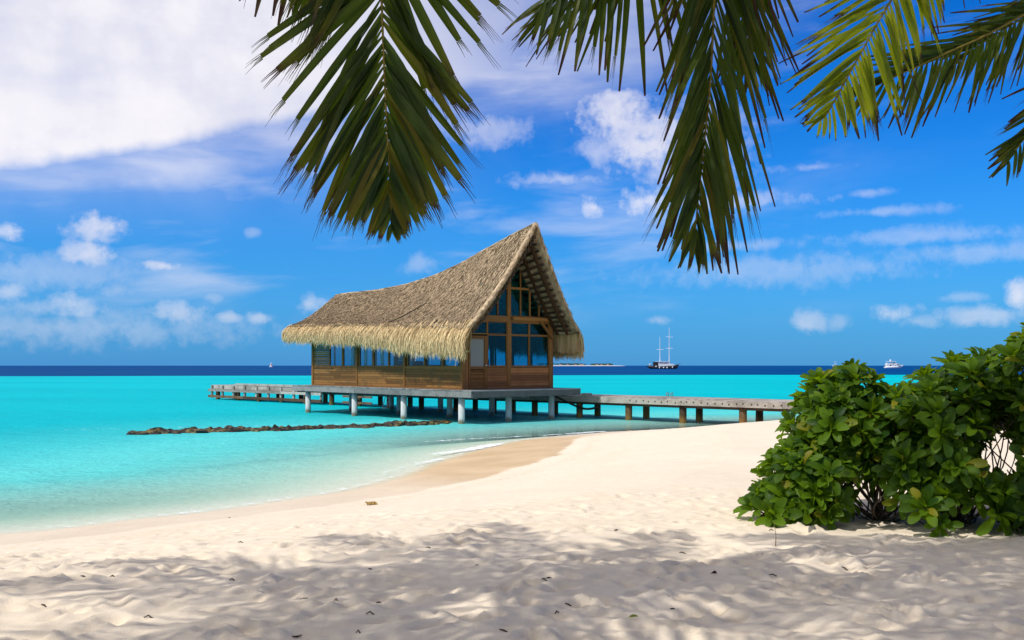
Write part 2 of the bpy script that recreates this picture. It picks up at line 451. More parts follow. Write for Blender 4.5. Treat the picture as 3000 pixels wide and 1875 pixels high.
# ------------------------------------------------------------------ ground: one sheet, beach and sea bed
SHORE = [(-9000, -3500), (-400, -150), (-60, -12), (-25, 3), (-12, 10), (-7.2, 13.1), (-5.9, 14.3), (-4.4, 15.8), (-2.9, 17.9), (-1.95, 21), (-1.45, 23.7),
         (-0.75, 26.6), (0.4, 29.6), (2.8, 32.5), (6.4, 35.3), (10.3, 37.7), (14, 39.3), (22, 41), (60, 44), (400, 60), (9000, 400)]
def catmull(pts, n):
    P = [np.array(p, float) for p in pts]; P = [2 * P[0] - P[1]] + P + [2 * P[-1] - P[-2]]
    out = []
    for i in range(1, len(P) - 2):
        a, b, c, d = P[i - 1:i + 3]
        for t in np.linspace(0, 1, n, endpoint=False):
            out.append(0.5 * (2 * b + (c - a) * t + (2 * a - 5 * b + 4 * c - d) * t * t + (3 * b - a - 3 * c + d) * t ** 3))
    out.append(P[-2]); return np.array(out)
shore = np.vstack([np.array(SHORE[:2], float), catmull(SHORE[2:-2], 4), np.array(SHORE[-2:], float)])
def shore_dist(x, y):           # metres inland of the water's edge (negative out at sea)
    best = np.full(x.shape, 1e18); sgn = np.ones(x.shape)
    for a, b in zip(shore[:-1], shore[1:]):
        d = b - a; L = d @ d
        t = np.clip(((x - a[0]) * d[0] + (y - a[1]) * d[1]) / L, 0, 1)
        ex = x - a[0] - t * d[0]; ey = y - a[1] - t * d[1]
        q = ex * ex + ey * ey
        side = -(d[0] * ey - d[1] * ex)
        w = q < best - 1e-9
        best = np.where(w, q, best); sgn = np.where(w, np.sign(side), sgn)
    return np.sqrt(best) * np.where(sgn == 0, 1, sgn)
GROYNE = [(-13.0, 32.2), (-12.0, 32.7), (-10.5, 33.4), (-8.2, 34.6), (-6.4, 35.6), (-4.4, 37.0), (-2.6, 38.6)]
def seg_dist(x, y, pts):
    best = np.full(x.shape, 1e9)
    for a, b in zip(pts[:-1], pts[1:]):
        a = np.array(a); b = np.array(b); d = b - a
        t = np.clip(((x - a[0]) * d[0] + (y - a[1]) * d[1]) / (d @ d), 0, 1)
        best = np.minimum(best, np.hypot(x - a[0] - t * d[0], y - a[1] - t * d[1]))
    return best
def ground_z(x, y):
    d = shore_dist(x, y)
    d = d + 0.35 * fbm(x * 0.45, y * 0.45, 3, 3) * np.clip(1 - np.abs(d) / 6, 0, 1) * 1.6
    land = np.where(d < 1.5, 0.08 * d, np.where(d < 6.7, 0.12 + 0.115 * (d - 1.5), 0.718 + 0.5 * (1 - np.exp(-(d - 6.7) / 30))))
    o = -d
    sea_ = -np.where(o < 12, 0.105 * o, 1.26 + 1.5 * (1 - np.exp(-(o - 12) / 30)))
    edge = 222 + 0.16 * x + 14 * fbm(x * 0.012, y * 0.012, 9, 3)
    drop = np.clip((y - edge) / 30, 0, 1); drop = drop * drop * (3 - 2 * drop)
    sea_ = sea_ - 22 * drop - 0.25 * fbm(x * 0.05, y * 0.03, 21, 3) * np.clip((o - 6) / 20, 0, 1)
    z = np.where(d > 0, land, sea_)
    und = 0.10 * fbm(x * 0.55, y * 0.55, 5, 3) * np.clip((d - 1.6) / 3, 0, 1)
    return z + und, d
def grade(lo, hi, step, far, ratio=1.18):       # an even run from lo to hi and ever wider steps out to +-far
    c = list(np.arange(lo, hi + 1e-6, step)); s = step
    up = []; p = c[-1]
    while p < far: s *= ratio; p += s; up.append(p)
    s = step; p = c[0]; dn = []
    while p > -far: s *= ratio; p -= s; dn.append(p)
    return np.array(dn[::-1] + c + up)
gx = grade(-7.6, 7.6, 0.032, 14000, 1.10)
ys = list(np.arange(4.4, 13.6, 0.026)); s = 0.026; p = ys[-1]
while p < 60: s = min(s * 1.03, 0.45); p += s; ys.append(p)
while p < 14000: s *= 1.2; p += s; ys.append(p)
s = 0.026; p = ys[0]; dn = []
while p > -9000: s *= 1.25; p -= s; dn.append(p)
gy = np.array(dn[::-1] + ys)
GX, GY = np.meshgrid(gx, gy)
GZ, GD = ground_z(GX, GY)
# foot-trodden hollows and ridges on the dry sand near the camera
ix0, ix1 = np.searchsorted(gx, -7.6), np.searchsorted(gx, 7.6)
iy0, iy1 = np.searchsorted(gy, 4.4), np.searchsorted(gy, 13.5)
sx_, sy_ = GX[iy0:iy1, ix0:ix1], GY[iy0:iy1, ix0:ix1]
H = 0.045 * fbm(sx_ * 1.5, sy_ * 2.2, 31, 4) + 0.022 * fbm(sx_ * 4.2, sy_ * 5.2, 41, 3) + 0.010 * fbm(sx_ * 13, sy_ * 15, 43, 2)
warp = 0.5 * fbm(sx_ * 2.0, sy_ * 2.0, 47, 3)
H += 0.050 * (0.16 - np.abs(fbm(sx_ * 2.6 + warp, sy_ * 4.2 + warp, 45, 3)))      # sharper little crests between the hollows
for k in range(2300):
    cx_, cy_ = rng.uniform(-7.6, 7.6), rng.uniform(4.4, 12.6)
    a_ = rng.uniform(0, math.pi); rl, rw = rng.uniform(0.08, 0.17), rng.uniform(0.045, 0.085)
    dep = rng.uniform(0.008, 0.032) * (1.0 if cy_ < 9.3 else 0.55)
    i0, i1 = np.searchsorted(gx[ix0:ix1], [cx_ - 0.6, cx_ + 0.6]); j0, j1 = np.searchsorted(gy[iy0:iy1], [cy_ - 0.6, cy_ + 0.6])
    X_ = sx_[j0:j1, i0:i1] - cx_; Y_ = sy_[j0:j1, i0:i1] - cy_
    p_ = (X_ * math.cos(a_) + Y_ * math.sin(a_)) / rl; q_ = (-X_ * math.sin(a_) + Y_ * math.cos(a_)) / rw
    r2 = p_ * p_ + q_ * q_
    H[j0:j1, i0:i1] += dep * (-np.exp(-(r2 / 0.8) ** 1.5) + 0.55 * np.exp(-(np.sqrt(r2) - 1.45) ** 2 / 0.16))
H *= np.clip((GD[iy0:iy1, ix0:ix1] - 1.7) / 2.2, 0, 1) * np.clip((13.5 - sy_) / 2.0, 0, 1) * np.clip((sy_ - 4.4) / 0.3, 0, 1) * np.clip((7.6 - np.abs(sx_)) / 0.4, 0, 1)
GZ[iy0:iy1, ix0:ix1] += H
REEF = np.exp(-(seg_dist(GX, GY, [(-24, 29.5), (-15, 30.3), (-11, 31.8), (-7, 33.8)]) / 0.9) ** 2) + np.exp(-(np.hypot((GX + 8.8) / 1.6, (GY - 20.6) / 0.5)) ** 2) * 0.30
ny, nx = GX.shape
ii = np.arange(ny * nx).reshape(ny, nx)
faces = np.stack([ii[:-1, :-1], ii[:-1, 1:], ii[1:, 1:], ii[1:, :-1]], -1).reshape(-1, 4)
WETL = 0.15 * np.exp(-((GX - 0.2) / 2.6) ** 2 - ((GY - 24) / 5.5) ** 2)
g_me = np_mesh('ground', np.stack([GX, GY, GZ], -1).reshape(-1, 3), faces, {'reef': REEF, 'wetline': WETL}, True)
def hz(x, y):                   # height of the built ground
    i = int(np.clip(np.searchsorted(gx, x) - 1, 0, nx - 2)); j = int(np.clip(np.searchsorted(gy, y) - 1, 0, ny - 2))
    a = (x - gx[i]) / (gx[i + 1] - gx[i]); b = (y - gy[j]) / (gy[j + 1] - gy[j])
    return float((GZ[j, i] * (1 - a) + GZ[j, i + 1] * a) * (1 - b) + (GZ[j + 1, i] * (1 - a) + GZ[j + 1, i + 1] * a) * b)
def m_sand():
    m, nt, out = new_mat('coral sand')
    geo = nt.nodes.new('ShaderNodeNewGeometry').outputs['Position']
    sp = nt.nodes.new('ShaderNodeSeparateXYZ'); nt.links.new(geo, sp.inputs[0])
    z = K(nt, sp.outputs[2])
    big = noise(nt, geo, 0.8, 4, 0.6); mid = noise(nt, geo, 7, 4, 0.6); fine = noise(nt, geo, 70, 3, 0.7); grain = noise(nt, geo, 420, 2, 0.7)
    dry = mixc(nt, (big * 0.5 + mid * 0.5).step(0.3, 0.7), (0.715, 0.595, 0.440), (0.785, 0.665, 0.510))
    dry = mixc(nt, fine.step(0.66, 0.80, 0.0, 0.25), dry, (0.48, 0.40, 0.31))
    wet = mixc(nt, big.step(0.3, 0.7), (0.56, 0.39, 0.21), (0.66, 0.48, 0.28))
    zz = z - attr(nt, 'wetline') + (big - 0.5) * 0.10
    wm = zz.step(0.150, 0.125)
    c = mixc(nt, wm * attr(nt, 'wetline').step(0.0, 0.06, 0.30, 1.0), dry, wet)
    # seaweed line just above the wet band
    c = mixc(nt, zz.step(0.19, 0.21) * zz.step(0.27, 0.23) * mid.step(0.52, 0.62, 0.0, 0.5), c, (0.55, 0.42, 0.24))
    c = mixc(nt, z.step(0.012, -0.07), c, mixc(nt, mid.step(0.4, 0.62), (0.66, 0.61, 0.48), (0.74, 0.70, 0.58)))
    c = mixc(nt, (attr(nt, 'reef') + (mid - 0.5) * 0.8 * attr(nt, 'reef')).step(0.18, 0.7, 0.0, 0.93), c, (0.045, 0.045, 0.03))
    rough = wm * -0.45 + 0.92
    nrm = bump(nt, grain * 0.35 + fine * 0.9 + mid * 1.6, 0.5, 0.02)
    nt.links.new(principled(nt, c, rough, 0.25, nrm), out.inputs[0])
    return m
tag(link('ground', g_me, None, m_sand()), kind='structure')

# ------------------------------------------------------------------ sea
wx = grade(-34, 18, 0.24, 45000, 1.16)
ys = list(np.arange(9, 62, 0.2)); s = 0.2; p = ys[-1]
while p < 60000: s *= 1.12; p += s; ys.append(p)
s = 0.2; p = ys[0]; dn = []
while p > -9000: s *= 1.3; p -= s; dn.append(p)
wy = np.array(dn[::-1] + ys)
WX, WY = np.meshgrid(wx, wy)
wz, wd = ground_z(WX, WY)
depth = np.maximum(-wz, 0)
fade = np.clip(depth / 0.5, 0, 1) * np.clip((90 - WY) / 40, 0, 1)
ph = (wd + 2.2 * fbm(WX * 0.12, WY * 0.12, 61, 3)) * 2 * math.pi / 3.1
WZ = fade * (0.007 * np.sin(ph) + 0.06 * fbm(WX * 0.5, WY * 0.7, 51, 3))
foam = 0.9 * np.exp(-(seg_dist(WX, WY, [(-2.1, 25.0), (-1.3, 26.2), (-0.55, 28.0)]) / 0.22) ** 2)
foam += 0.75 * np.exp(-(seg_dist(WX, WY, [(-2.7, 28.9), (-1.2, 30.2), (0.9, 31.6), (3.2, 33.6)]) / 0.20) ** 2)
foam += 0.6 * np.exp(-(seg_dist(WX, WY, [(-2.9, 20.4), (-2.4, 22.4), (-1.9, 23.6)]) / 0.15) ** 2)
foam += 0.55 * np.exp(-((depth - 0.028) / 0.022) ** 2) * (WY < 70) * np.clip((WY - 9) / 6, 0, 1)
foam += 0.36 * np.exp(-(seg_dist(WX, WY, [(-16, 34.5), (-11, 36.2), (-7, 38), (-4, 40)]) / 1.2) ** 2)
foam += 0.42 * np.exp(-(seg_dist(WX, WY, [(5, 45), (9, 42.5), (11, 41.5)]) / 0.8) ** 2)
nwy, nwx = WX.shape
ii = np.arange(nwy * nwx).reshape(nwy, nwx)
faces = np.stack([ii[:-1, :-1], ii[:-1, 1:], ii[1:, 1:], ii[1:, :-1]], -1).reshape(-1, 4)
keep = (wz.ravel()[faces] < 0.25).any(1)
w_me = np_mesh('sea', np.stack([WX, WY, WZ], -1).reshape(-1, 3), faces[keep], {'depth': depth, 'foam': foam}, True)
def m_sea():
    m, nt, out = new_mat('lagoon water')
    geo = nt.nodes.new('ShaderNodeNewGeometry').outputs['Position']
    d = attr(nt, 'depth'); fm = attr(nt, 'foam')
    n1 = noise(nt, mapping(nt, geo, (0.8, 1.5, 1)), 0.9, 4, 0.6)
    n2 = noise(nt, mapping(nt, geo, (1, 1.7, 1)), 4.5, 4, 0.6, 0.4)
    nbig = noise(nt, mapping(nt, geo, (0.010, 0.035, 1)), 1.0, 4, 0.6)
    h = n1 * 1.0 + n2 * 0.45 + noise(nt, mapping(nt, geo, (1, 1.5, 1)), 11.0, 3, 0.6) * 0.12
    nrm = bump(nt, h, 0.9, 0.22)
    turq = mixc(nt, nbig.step(0.3, 0.7), (0.000, 0.39, 0.45), (0.001, 0.47, 0.52))
    col = mixc(nt, d.step(0.7, 1.7), mixc(nt, d.step(0.1, 0.75), (0.48, 0.82, 0.70), (0.13, 0.72, 0.69)), turq)
    navy = mixc(nt, nbig.step(0.35, 0.65), (0.000, 0.038, 0.17), (0.000, 0.065, 0.20))
    col = mixc(nt, d.step(3.2, 9.0), col, navy)
    ripple = (n2 - 0.5) * 1.3 + (n1 - 0.5) * 0.9
    body = nt.nodes.new('ShaderNodeBsdfDiffuse'); nt.links.new(col, body.inputs[0]); nt.links.new(nrm, body.inputs['Normal'])
    tr = nt.nodes.new('ShaderNodeBsdfTransparent')
    nt.links.new(mixc(nt, d.step(0.0, 0.8), (0.97, 0.99, 0.98), (0.72, 0.98, 0.96)), tr.inputs[0])
    t = (d * -1.75 * (ripple * 0.6 + 1.0)).exp()
    s1 = mixs(nt, t, body.outputs[0], tr.outputs[0])
    wh = nt.nodes.new('ShaderNodeBsdfDiffuse'); wh.inputs[0].default_value = (0.80, 0.83, 0.84, 1)
    fn = noise(nt, mapping(nt, geo, (1, 1.4, 1)), 3.2, 6, 0.72, 0.6)
    f = (fn + fm * 0.42).step(0.70, 0.90, 0.0, 0.85) * fm.step(0.05, 0.3)
    s2 = mixs(nt, f, s1, wh.outputs[0])
    gl = nt.nodes.new('ShaderNodeBsdfGlossy'); gl.inputs['Roughness'].default_value = 0.25; nt.links.new(nrm, gl.inputs['Normal'])
    fr = nt.nodes.new('ShaderNodeFresnel'); fr.inputs['IOR'].default_value = 1.33; nt.links.new(nrm, fr.inputs['Normal'])
    fac = (K(nt, fr.outputs[0]) * 0.4).min(0.035) * (1.0 - f)
    nt.links.new(mixs(nt, fac, s2, gl.outputs[0]), out.inputs[0])
    return m
tag(link('sea', w_me, None, m_sea()), kind='structure')
#PART2

# ------------------------------------------------------------------ the thatched hut on piles
# local frame: x along the gable front, y along the length (away), z up from the water
HUT = empty('thatched_hut', (-1.6, 37.0, 0), math.atan2(0.663, 0.749))
tag(HUT, 'large thatched timber hut with sweeping roof on pale round piles over the water', 'hut')
DECK, XL, XR, YF, YB = 1.357, 0.74, 5.80, 1.49, 13.66    # deck level and the four wall lines
SILL = 2.31
def part(mb, name, mat, parent=HUT, smooth=False): return mb.build(name, M[mat], parent, smooth)
# piles
pm = MB().tube([(0, 0, -1.9), (0, 0, 0), (0, 0, 1.12)], 0.135, 20).mesh('pile', False)
pm.polygons.foreach_set('use_smooth', [len(p.vertices) == 4 for p in pm.polygons])
for yy in (1.0, 5.05, 9.05, 13.4):
    for xx in (0.3, 2.83, 5.33):
        link('pile', pm, HUT, M['pile'], (xx, yy, 0))
# deck: bearers, fascia boards, planks
dk = MB()
for xx in (0.3, 2.83, 5.33): dk.box(xx - 0.08, xx + 0.08, 0.06, 14.40, 1.02, 1.19)
for k in range(12): dk.box(0.06, 6.05, 0.4 + k * 1.2, 0.46 + k * 1.2, 1.192, 1.315)
deck = part(dk, 'deck', 'grey_dark')
for a, b in ((0.0, 4.02), (4.03, 8.6), (8.61, 14.48)):
    part(MB().box(-0.02, 0.045, a, b, 1.078, 1.352), 'fascia_board', 'grey_wood', deck)
part(MB().box(0.048, 6.12, -0.03, 0.035, 1.072, 1.350), 'fascia_board', 'grey_dark', deck)  # front board takes a darker timber tone for its shaded side
part(MB().box(0.048, 6.05, 14.42, 14.47, 1.08, 1.350), 'fascia_board', 'grey_wood', deck)
part(MB().box(6.055, 6.115, 0.04, 14.48, 1.08, 1.350), 'fascia_board', 'grey_wood', deck)
plm = MB().box(0.0, 6.16, 0.0, 0.142, 0, 0.038).mesh('plank')
for k in range(97): link('plank', plm, deck, M['grey_wood'], (-0.03, -0.035 + k * 0.1495, 1.3185 + random.uniform(0, 0.004)))
# ---- long side walls
SIDE_POSTS = [1.50, 5.57, 9.49, 13.60]
SIDE_WIN = [(1.60, 2.76), (2.87, 4.03), (4.14, 5.31), (5.69, 6.79), (6.88, 8.04), (8.17, 9.25), (9.64, 10.72), (10.86, 11.98)]
WTOP = 3.72
def side_wall(x, out, name):            # out: -1 the near left side, +1 the far right side
    w = MB()
    for yp in SIDE_POSTS: w.box(x - 0.07, x + 0.07, yp - 0.06, yp + 0.06, DECK, 4.15)
    w.box(x - 0.05, x + 0.05, YF + 0.07, YB - 0.12, DECK, DECK + 0.06)
    w.box(x - 0.08, x + 0.08, YF + 0.07, 13.53, WTOP, WTOP + 0.16)
    wall = part(w, name, 'frame')
    bk = x - out * 0.034
    part(MB().box(bk - 0.012, bk + 0.012, YF + 0.13, YB - 0.13, DECK + 0.062, SILL - 0.067), 'lining', 'dark_wood', wall)
    for a, b in zip(SIDE_POSTS[:-1], SIDE_POSTS[1:]):
        a += 0.062; b -= 0.062
        for k in range(8):
            z0 = DECK + 0.065 + k * 0.1085
            cut = a + (b - a) * random.uniform(0.35, 0.65)
            for p, q in ((a, cut - 0.002), (cut + 0.002, b)):
                j = random.uniform(0, 0.008)
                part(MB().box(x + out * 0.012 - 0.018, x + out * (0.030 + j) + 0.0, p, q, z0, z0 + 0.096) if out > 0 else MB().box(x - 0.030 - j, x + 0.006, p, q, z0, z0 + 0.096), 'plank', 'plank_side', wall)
        part(MB().box(x - 0.055, x + 0.055, a, b, SILL - 0.065, SILL), 'sill', 'frame', wall)
    a, b = 12.08, 13.535                 # boarded bay at the back
    for k in range(13):
        z0 = SILL + 0.004 + k * 0.1085
        part(MB().box(x - 0.034 if out < 0 else x, x if out < 0 else x + 0.034, a, b, z0, z0 + 0.096), 'plank', 'plank_side', wall)
    for (p, q) in SIDE_WIN:
        f = MB()
        f.box(x - 0.04, x + 0.04, p - 0.055, p - 0.001, SILL + 0.002, WTOP); f.box(x - 0.04, x + 0.04, q + 0.001, q + 0.055, SILL + 0.002, WTOP)
        f.box(x - 0.038, x + 0.038, p, q, SILL + 0.002, SILL + 0.04); f.box(x - 0.038, x + 0.038, p, q, WTOP - 0.05, WTOP - 0.002)
        wn = part(f, 'window', 'frame')
        part(MB().box(x - 0.004, x + 0.004, p, q, SILL + 0.042, WTOP - 0.052), 'pane', 'glass', wn)
    return wall
side_wall(XL, -1, 'side_wall')
side_wall(XR, 1, 'side_wall')
# ---- back wall, boarded
bw = MB()
for xx in (XL, 3.27, XR): bw.box(xx - 0.06, xx + 0.06, YB - 0.001, YB + 0.09, DECK, 4.2)
bw.prism([(1.4, YB + 0.02, 4.2), (5.15, YB + 0.02, 4.2), (3.3, YB + 0.02, 5.75)], (0, 0.05, 0))
back = part(bw, 'back_wall', 'frame')
for a, b in ((XL + 0.062, 3.208), (3.332, XR - 0.062)):
    for k in list(range(8)) + [22, 23, 24, 25]:
        z0 = DECK + 0.01 + k * 0.1085
        part(MB().box(a, b, YB + 0.01, YB + 0.045, z0, z0 + 0.104), 'plank', 'plank_side', back)
    m_ = (a + b) / 2
    for p, q in ((a + 0.05, m_ - 0.03), (m_ + 0.03, b - 0.05)):
        f = MB()
        f.box(p - 0.05, p, YB, YB + 0.06, 2.24, 3.74); f.box(q, q + 0.029, YB, YB + 0.06, 2.24, 3.74)
        f.box(p, q, YB + 0.001, YB + 0.058, 2.24, SILL); f.box(p, q, YB + 0.001, YB + 0.058, 3.66, 3.74)
        wn = part(f, 'window', 'frame'); part(MB().box(p, q, YB + 0.025, YB + 0.033, SILL, 3.66), 'pane', 'glass', wn)
# ---- gable front
fw = MB()
yf = YF
for xx, w, t in ((XL + 0.01, 0.13, 4.2), (3.25, 0.20, 6.35), (XR - 0.08, 0.20, 4.6)):
    fw.box(xx - w / 2, xx + w / 2, yf - 0.06, yf + 0.06, DECK, t)
fw.box(XL + 0.08, 3.148, yf - 0.075, yf + 0.075, 4.22, 4.47)
fw.box(3.352, XR - 0.182, yf - 0.075, yf + 0.075, 4.22, 4.47)
front = part(fw, 'front_wall', 'frame')
for a, b in ((2.05, 3.146), (3.354, XR - 0.184)): part(MB().box(a, b, yf + 0.023, yf + 0.045, DECK + 0.01, SILL - 0.044), 'lining', 'dark_wood', front)
for a, b in ((2.05, 3.148), (3.352, XR - 0.182)):
    for k in range(8):
        z0 = DECK + 0.012 + k * 0.1125
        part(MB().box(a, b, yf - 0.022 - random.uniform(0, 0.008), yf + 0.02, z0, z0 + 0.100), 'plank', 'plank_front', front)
    part(MB().box(a, b, yf - 0.055, yf + 0.05, SILL - 0.042, SILL + 0.002), 'sill', 'frame', front)
for k in range(2):
    part(MB().box(0.818 + k * 0.10, 0.913 + k * 0.10, yf - 0.022, yf + 0.02, DECK, 3.55), 'plank', 'plank_front', front)
def front_window(a, b, z0, z1, mat='glass'):
    f = MB(); t = 0.04
    f.box(a, a + t, yf - 0.04, yf + 0.04, z0, z1); f.box(b - t, b, yf - 0.04, yf + 0.04, z0, z1)
    f.box(a + t, b - t, yf - 0.038, yf + 0.038, z0, z0 + t); f.box(a + t, b - t, yf - 0.038, yf + 0.038, z1 - t, z1)
    wn = part(f, 'window', 'frame')
    part(MB().box(a + t, b - t, yf - 0.004, yf + 0.004, z0 + t, z1 - t), 'pane', mat, wn)
front_window(2.05, 3.146, SILL + 0.004, 3.66)
front_window(3.354, 4.43, SILL + 0.004, 3.66)
front_window(4.434, 5.616, SILL + 0.004, 3.66)
front_window(2.05, 3.146, 3.664, 4.216)
front_window(3.354, 4.43, 3.664, 4.216)
front_window(4.434, 5.616, 3.664, 4.216)
front_window(0.83, 2.046, 3.664, 4.216)
dr = MB()                                   # door
dr.box(1.03, 1.13, yf - 0.045, yf + 0.045, DECK + 0.01, 3.6); dr.box(1.88, 2.04, yf - 0.045, yf + 0.045, DECK + 0.01, 3.6)
dr.box(1.132, 1.878, yf - 0.043, yf + 0.043, 3.46, 3.6); dr.box(1.132, 1.878, yf - 0.043, yf + 0.043, 2.2, 2.31); dr.box(1.132, 1.878, yf - 0.043, yf + 0.043, DECK + 0.01, DECK + 0.09)
door = part(dr, 'door', 'frame')
part(MB().box(1.132, 1.878, yf - 0.005, yf + 0.005, 2.312, 3.458), 'pane', 'frost', door)
for k in range(13):
    z0 = DECK + 0.105 + k * 0.0565
    part(MB().bar((1.134, yf - 0.005, z0), (1.876, yf - 0.005, z0), 0.012, 0.055, (0, 0.5, 1)), 'louvre_slat', 'frame', door)
part(MB().tube([(1.94, yf - 0.05, 2.36), (1.94, yf - 0.11, 2.36)], 0.03, 10).tube([(1.94, yf - 0.11, 2.36), (1.86, yf - 0.115, 2.36)], 0.014, 8), 'handle', 'metal', door)

# ---- roof
RX = 3.32                                   # ridge line
_ru = [-0.25, 0.42, 1.37, 3.37, 4.86, 6.66, 9.09, 11.71, 14.88, 15.9]
_rz = [8.28, 8.14, 7.92, 7.40, 6.99, 6.62, 6.32, 6.19, 6.19, 6.16]
_eu = [0.0, 0.4, 3.2, 6.4, 9.6, 12.4, 15.4, 16]
_ez = [3.84, 3.84, 3.96, 4.10, 4.22, 4.28, 4.36, 4.38]
_fu = [0.0, 0.5, 1.0, 2.25, 4.4, 5.7, 8.4, 13.0, 15.4, 16]
_fz = [2.78, 2.72, 2.70, 2.80, 2.90, 3.04, 3.34, 3.50, 3.62, 3.64]
HALF = 3.12
def roof_pt(a, s, side, lift=0.0):          # a 0..1 front to back, s 0..1 ridge to eave
    s = np.asarray(s, float); a = np.asarray(a, float)
    u = (-0.20 + 0.60 * s) * (1 - a) + (15.80 - 0.45 * s) * a
    zr = np.interp(u, _ru, _rz); ze = np.interp(u, _eu, _ez)
    z = zr + (ze - zr) * s - 0.26 * np.sin(np.pi * s) * (0.7 + 0.3 * s)
    x = RX + side * HALF * s
    n = np.array([0.80, 0.0, 0.60])
    return np.stack([x + side * n[0] * lift, u, z + n[2] * lift], -1)
thatch_root = None
NA, NS = 120, 36
def roof_half(side):
    A, S_ = np.meshgrid(np.linspace(0, 1, NA), np.linspace(0, 1, NS), indexing='ij')
    up = roof_pt(A, S_, side, 0.0)
    bumpy = 0.05 * fbm(up[..., 1] * 1.1, S_ * 5 + side * 9, 71, 4) + 0.03 * fbm(up[..., 1] * 4, S_ * 16 + side * 9, 75, 3)
    top = roof_pt(A, S_, side, bumpy * np.clip(S_ * 8, 0, 1))
    e = np.minimum(np.minimum(A * 14, (1 - A) * 14), 1.0)
    th = 0.10 + 0.20 * np.sqrt(np.clip(e, 0, 1))
    low = roof_pt(A, S_, side, -th) ; low[:, 0, 0] = RX; low[:, 0, 2] = top[:, 0, 2] - 0.42
    V_ = np.concatenate([top.reshape(-1, 3), low.reshape(-1, 3)])
    n = NA * NS; ii = np.arange(n).reshape(NA, NS)
    q = np.stack([ii[:-1, :-1], ii[1:, :-1], ii[1:, 1:], ii[:-1, 1:]], -1).reshape(-1, 4)
    F = [q, q[:, ::-1] + n]
    for line in (ii[0, :], ii[:, -1][...], ii[-1, ::-1]):
        F.append(np.stack([line[:-1], line[1:], line[1:] + n, line[:-1] + n], -1))
    rv = rng.random(2 * n) * 0.5 + 0.2
    return np_mesh('roof', V_, np.concatenate(F), {'rnd': rv}, True)
def strands(P0, P1, P2, w, wdir, rnd):
    """thin two-piece straws from P0 over P1 to P2"""
    n = len(P0); k = wdir * (w[:, None] / 2)
    V_ = np.stack([P0 - k, P0 + k, P1 - k * 0.9, P1 + k * 0.9, P2 - k * 0.25, P2 + k * 0.25], 1).reshape(-1, 3)
    b = np.arange(n)[:, None] * 6
    F = np.concatenate([b + np.array([[0, 1, 3, 2]]), b + np.array([[2, 3, 5, 4]])], 1).reshape(-1, 4)
    return V_, F, np.repeat(rnd, 6)
YDIR = np.array([0.0, 1.0, 0.0])
def surface_straw(side, n):
    a = rng.random(n); s = rng.random(n) ** 0.9 * 0.97
    L = rng.uniform(0.16, 0.42, n); sl = L / 5.6
    l0 = rng.uniform(0.0, 0.03, n); l2 = rng.uniform(0.015, 0.075, n)
    da = rng.normal(0, 0.006, n) - 0.002
    P0 = roof_pt(a, s, side, l0); P1 = roof_pt(a + da * 0.5, s + sl * 0.5, side, (l0 + l2) / 2 + 0.012); P2 = roof_pt(a + da, s + sl, side, l2)
    return strands(P0, P1, P2, rng.uniform(0.018, 0.05, n), np.repeat(YDIR[None], n, 0), rng.random(n))
def eave_fringe(side, n):
    """straw in ragged overlapping tiers down the hanging eave"""
    a = rng.random(n); layer = rng.random(n)
    s0 = np.clip(0.90 + 0.10 * fbm(a * 22, a * 0 + side, 83, 3) + 0.09 * layer, 0.84, 1.0)
    top = roof_pt(a, s0, side, rng.uniform(0.02, 0.12, n))
    u = top[:, 1]
    zb = np.interp(u, _fu, _fz) + 0.20 * fbm(u * 1.7, u * 0 + side * 3, 81, 4) + rng.normal(0, 0.09, n)
    bot = np.stack([RX + side * (HALF + 0.06 + rng.uniform(0.0, 0.20, n)), u, zb], -1)
    def on(t, out):
        q = top + (bot - top) * t[:, None]
        q[:, 0] += side * (0.20 * np.sin(np.pi * np.clip(t, 0, 1)) + out); return q
    t0 = rng.random(n) ** 0.8 * 0.72; t2 = np.minimum(t0 + rng.uniform(0.28, 0.60, n), 1.0 + rng.normal(0.0, 0.05, n))
    P0 = on(t0, rng.uniform(-0.05, 0.0, n)); P2 = on(t2, rng.uniform(0.0, 0.10, n)); P1 = on((t0 + t2) / 2, rng.uniform(0.0, 0.05, n))
    P2[:, 1] += rng.normal(0, 0.045, n); P2[:, 2] += 0.0
    return strands(P0, P1, P2, rng.uniform(0.016, 0.042, n), np.repeat(YDIR[None], n, 0), np.clip(rng.random(n) * 0.9 + 0.1 * t2, 0, 1))
def fringe_back(side):          # the dense body behind the loose straw ends
    a = np.linspace(0, 1, 160); rows = []
    top = roof_pt(a, 0.97 + 0 * a, side, 0.03); u = top[:, 1]
    zb = np.interp(u, _fu, _fz) + 0.12 + 0.12 * rng.random(160)
    for off in (0.0, -0.16):
        for t in (0.0, 0.5, 1.0):
            rows.append(np.stack([top[:, 0] + side * (0.16 * t + off * (0.8 if t else 0.2)), u, top[:, 2] * (1 - t) + zb * t + (0.04 if t == 0.5 else 0)], -1))
    V_ = np.concatenate(rows); F = []
    for r in (0, 1, 3, 4):
        i = np.arange(159) + r * 160
        F.append(np.stack([i, i + 1, i + 161, i + 160], -1))
    i = np.arange(159); F.append(np.stack([i + 320, i + 321, i + 5 * 160 + 1, i + 5 * 160], -1))
    return V_, np.concatenate(F), rng.random(len(V_)) * 0.5 + 0.1
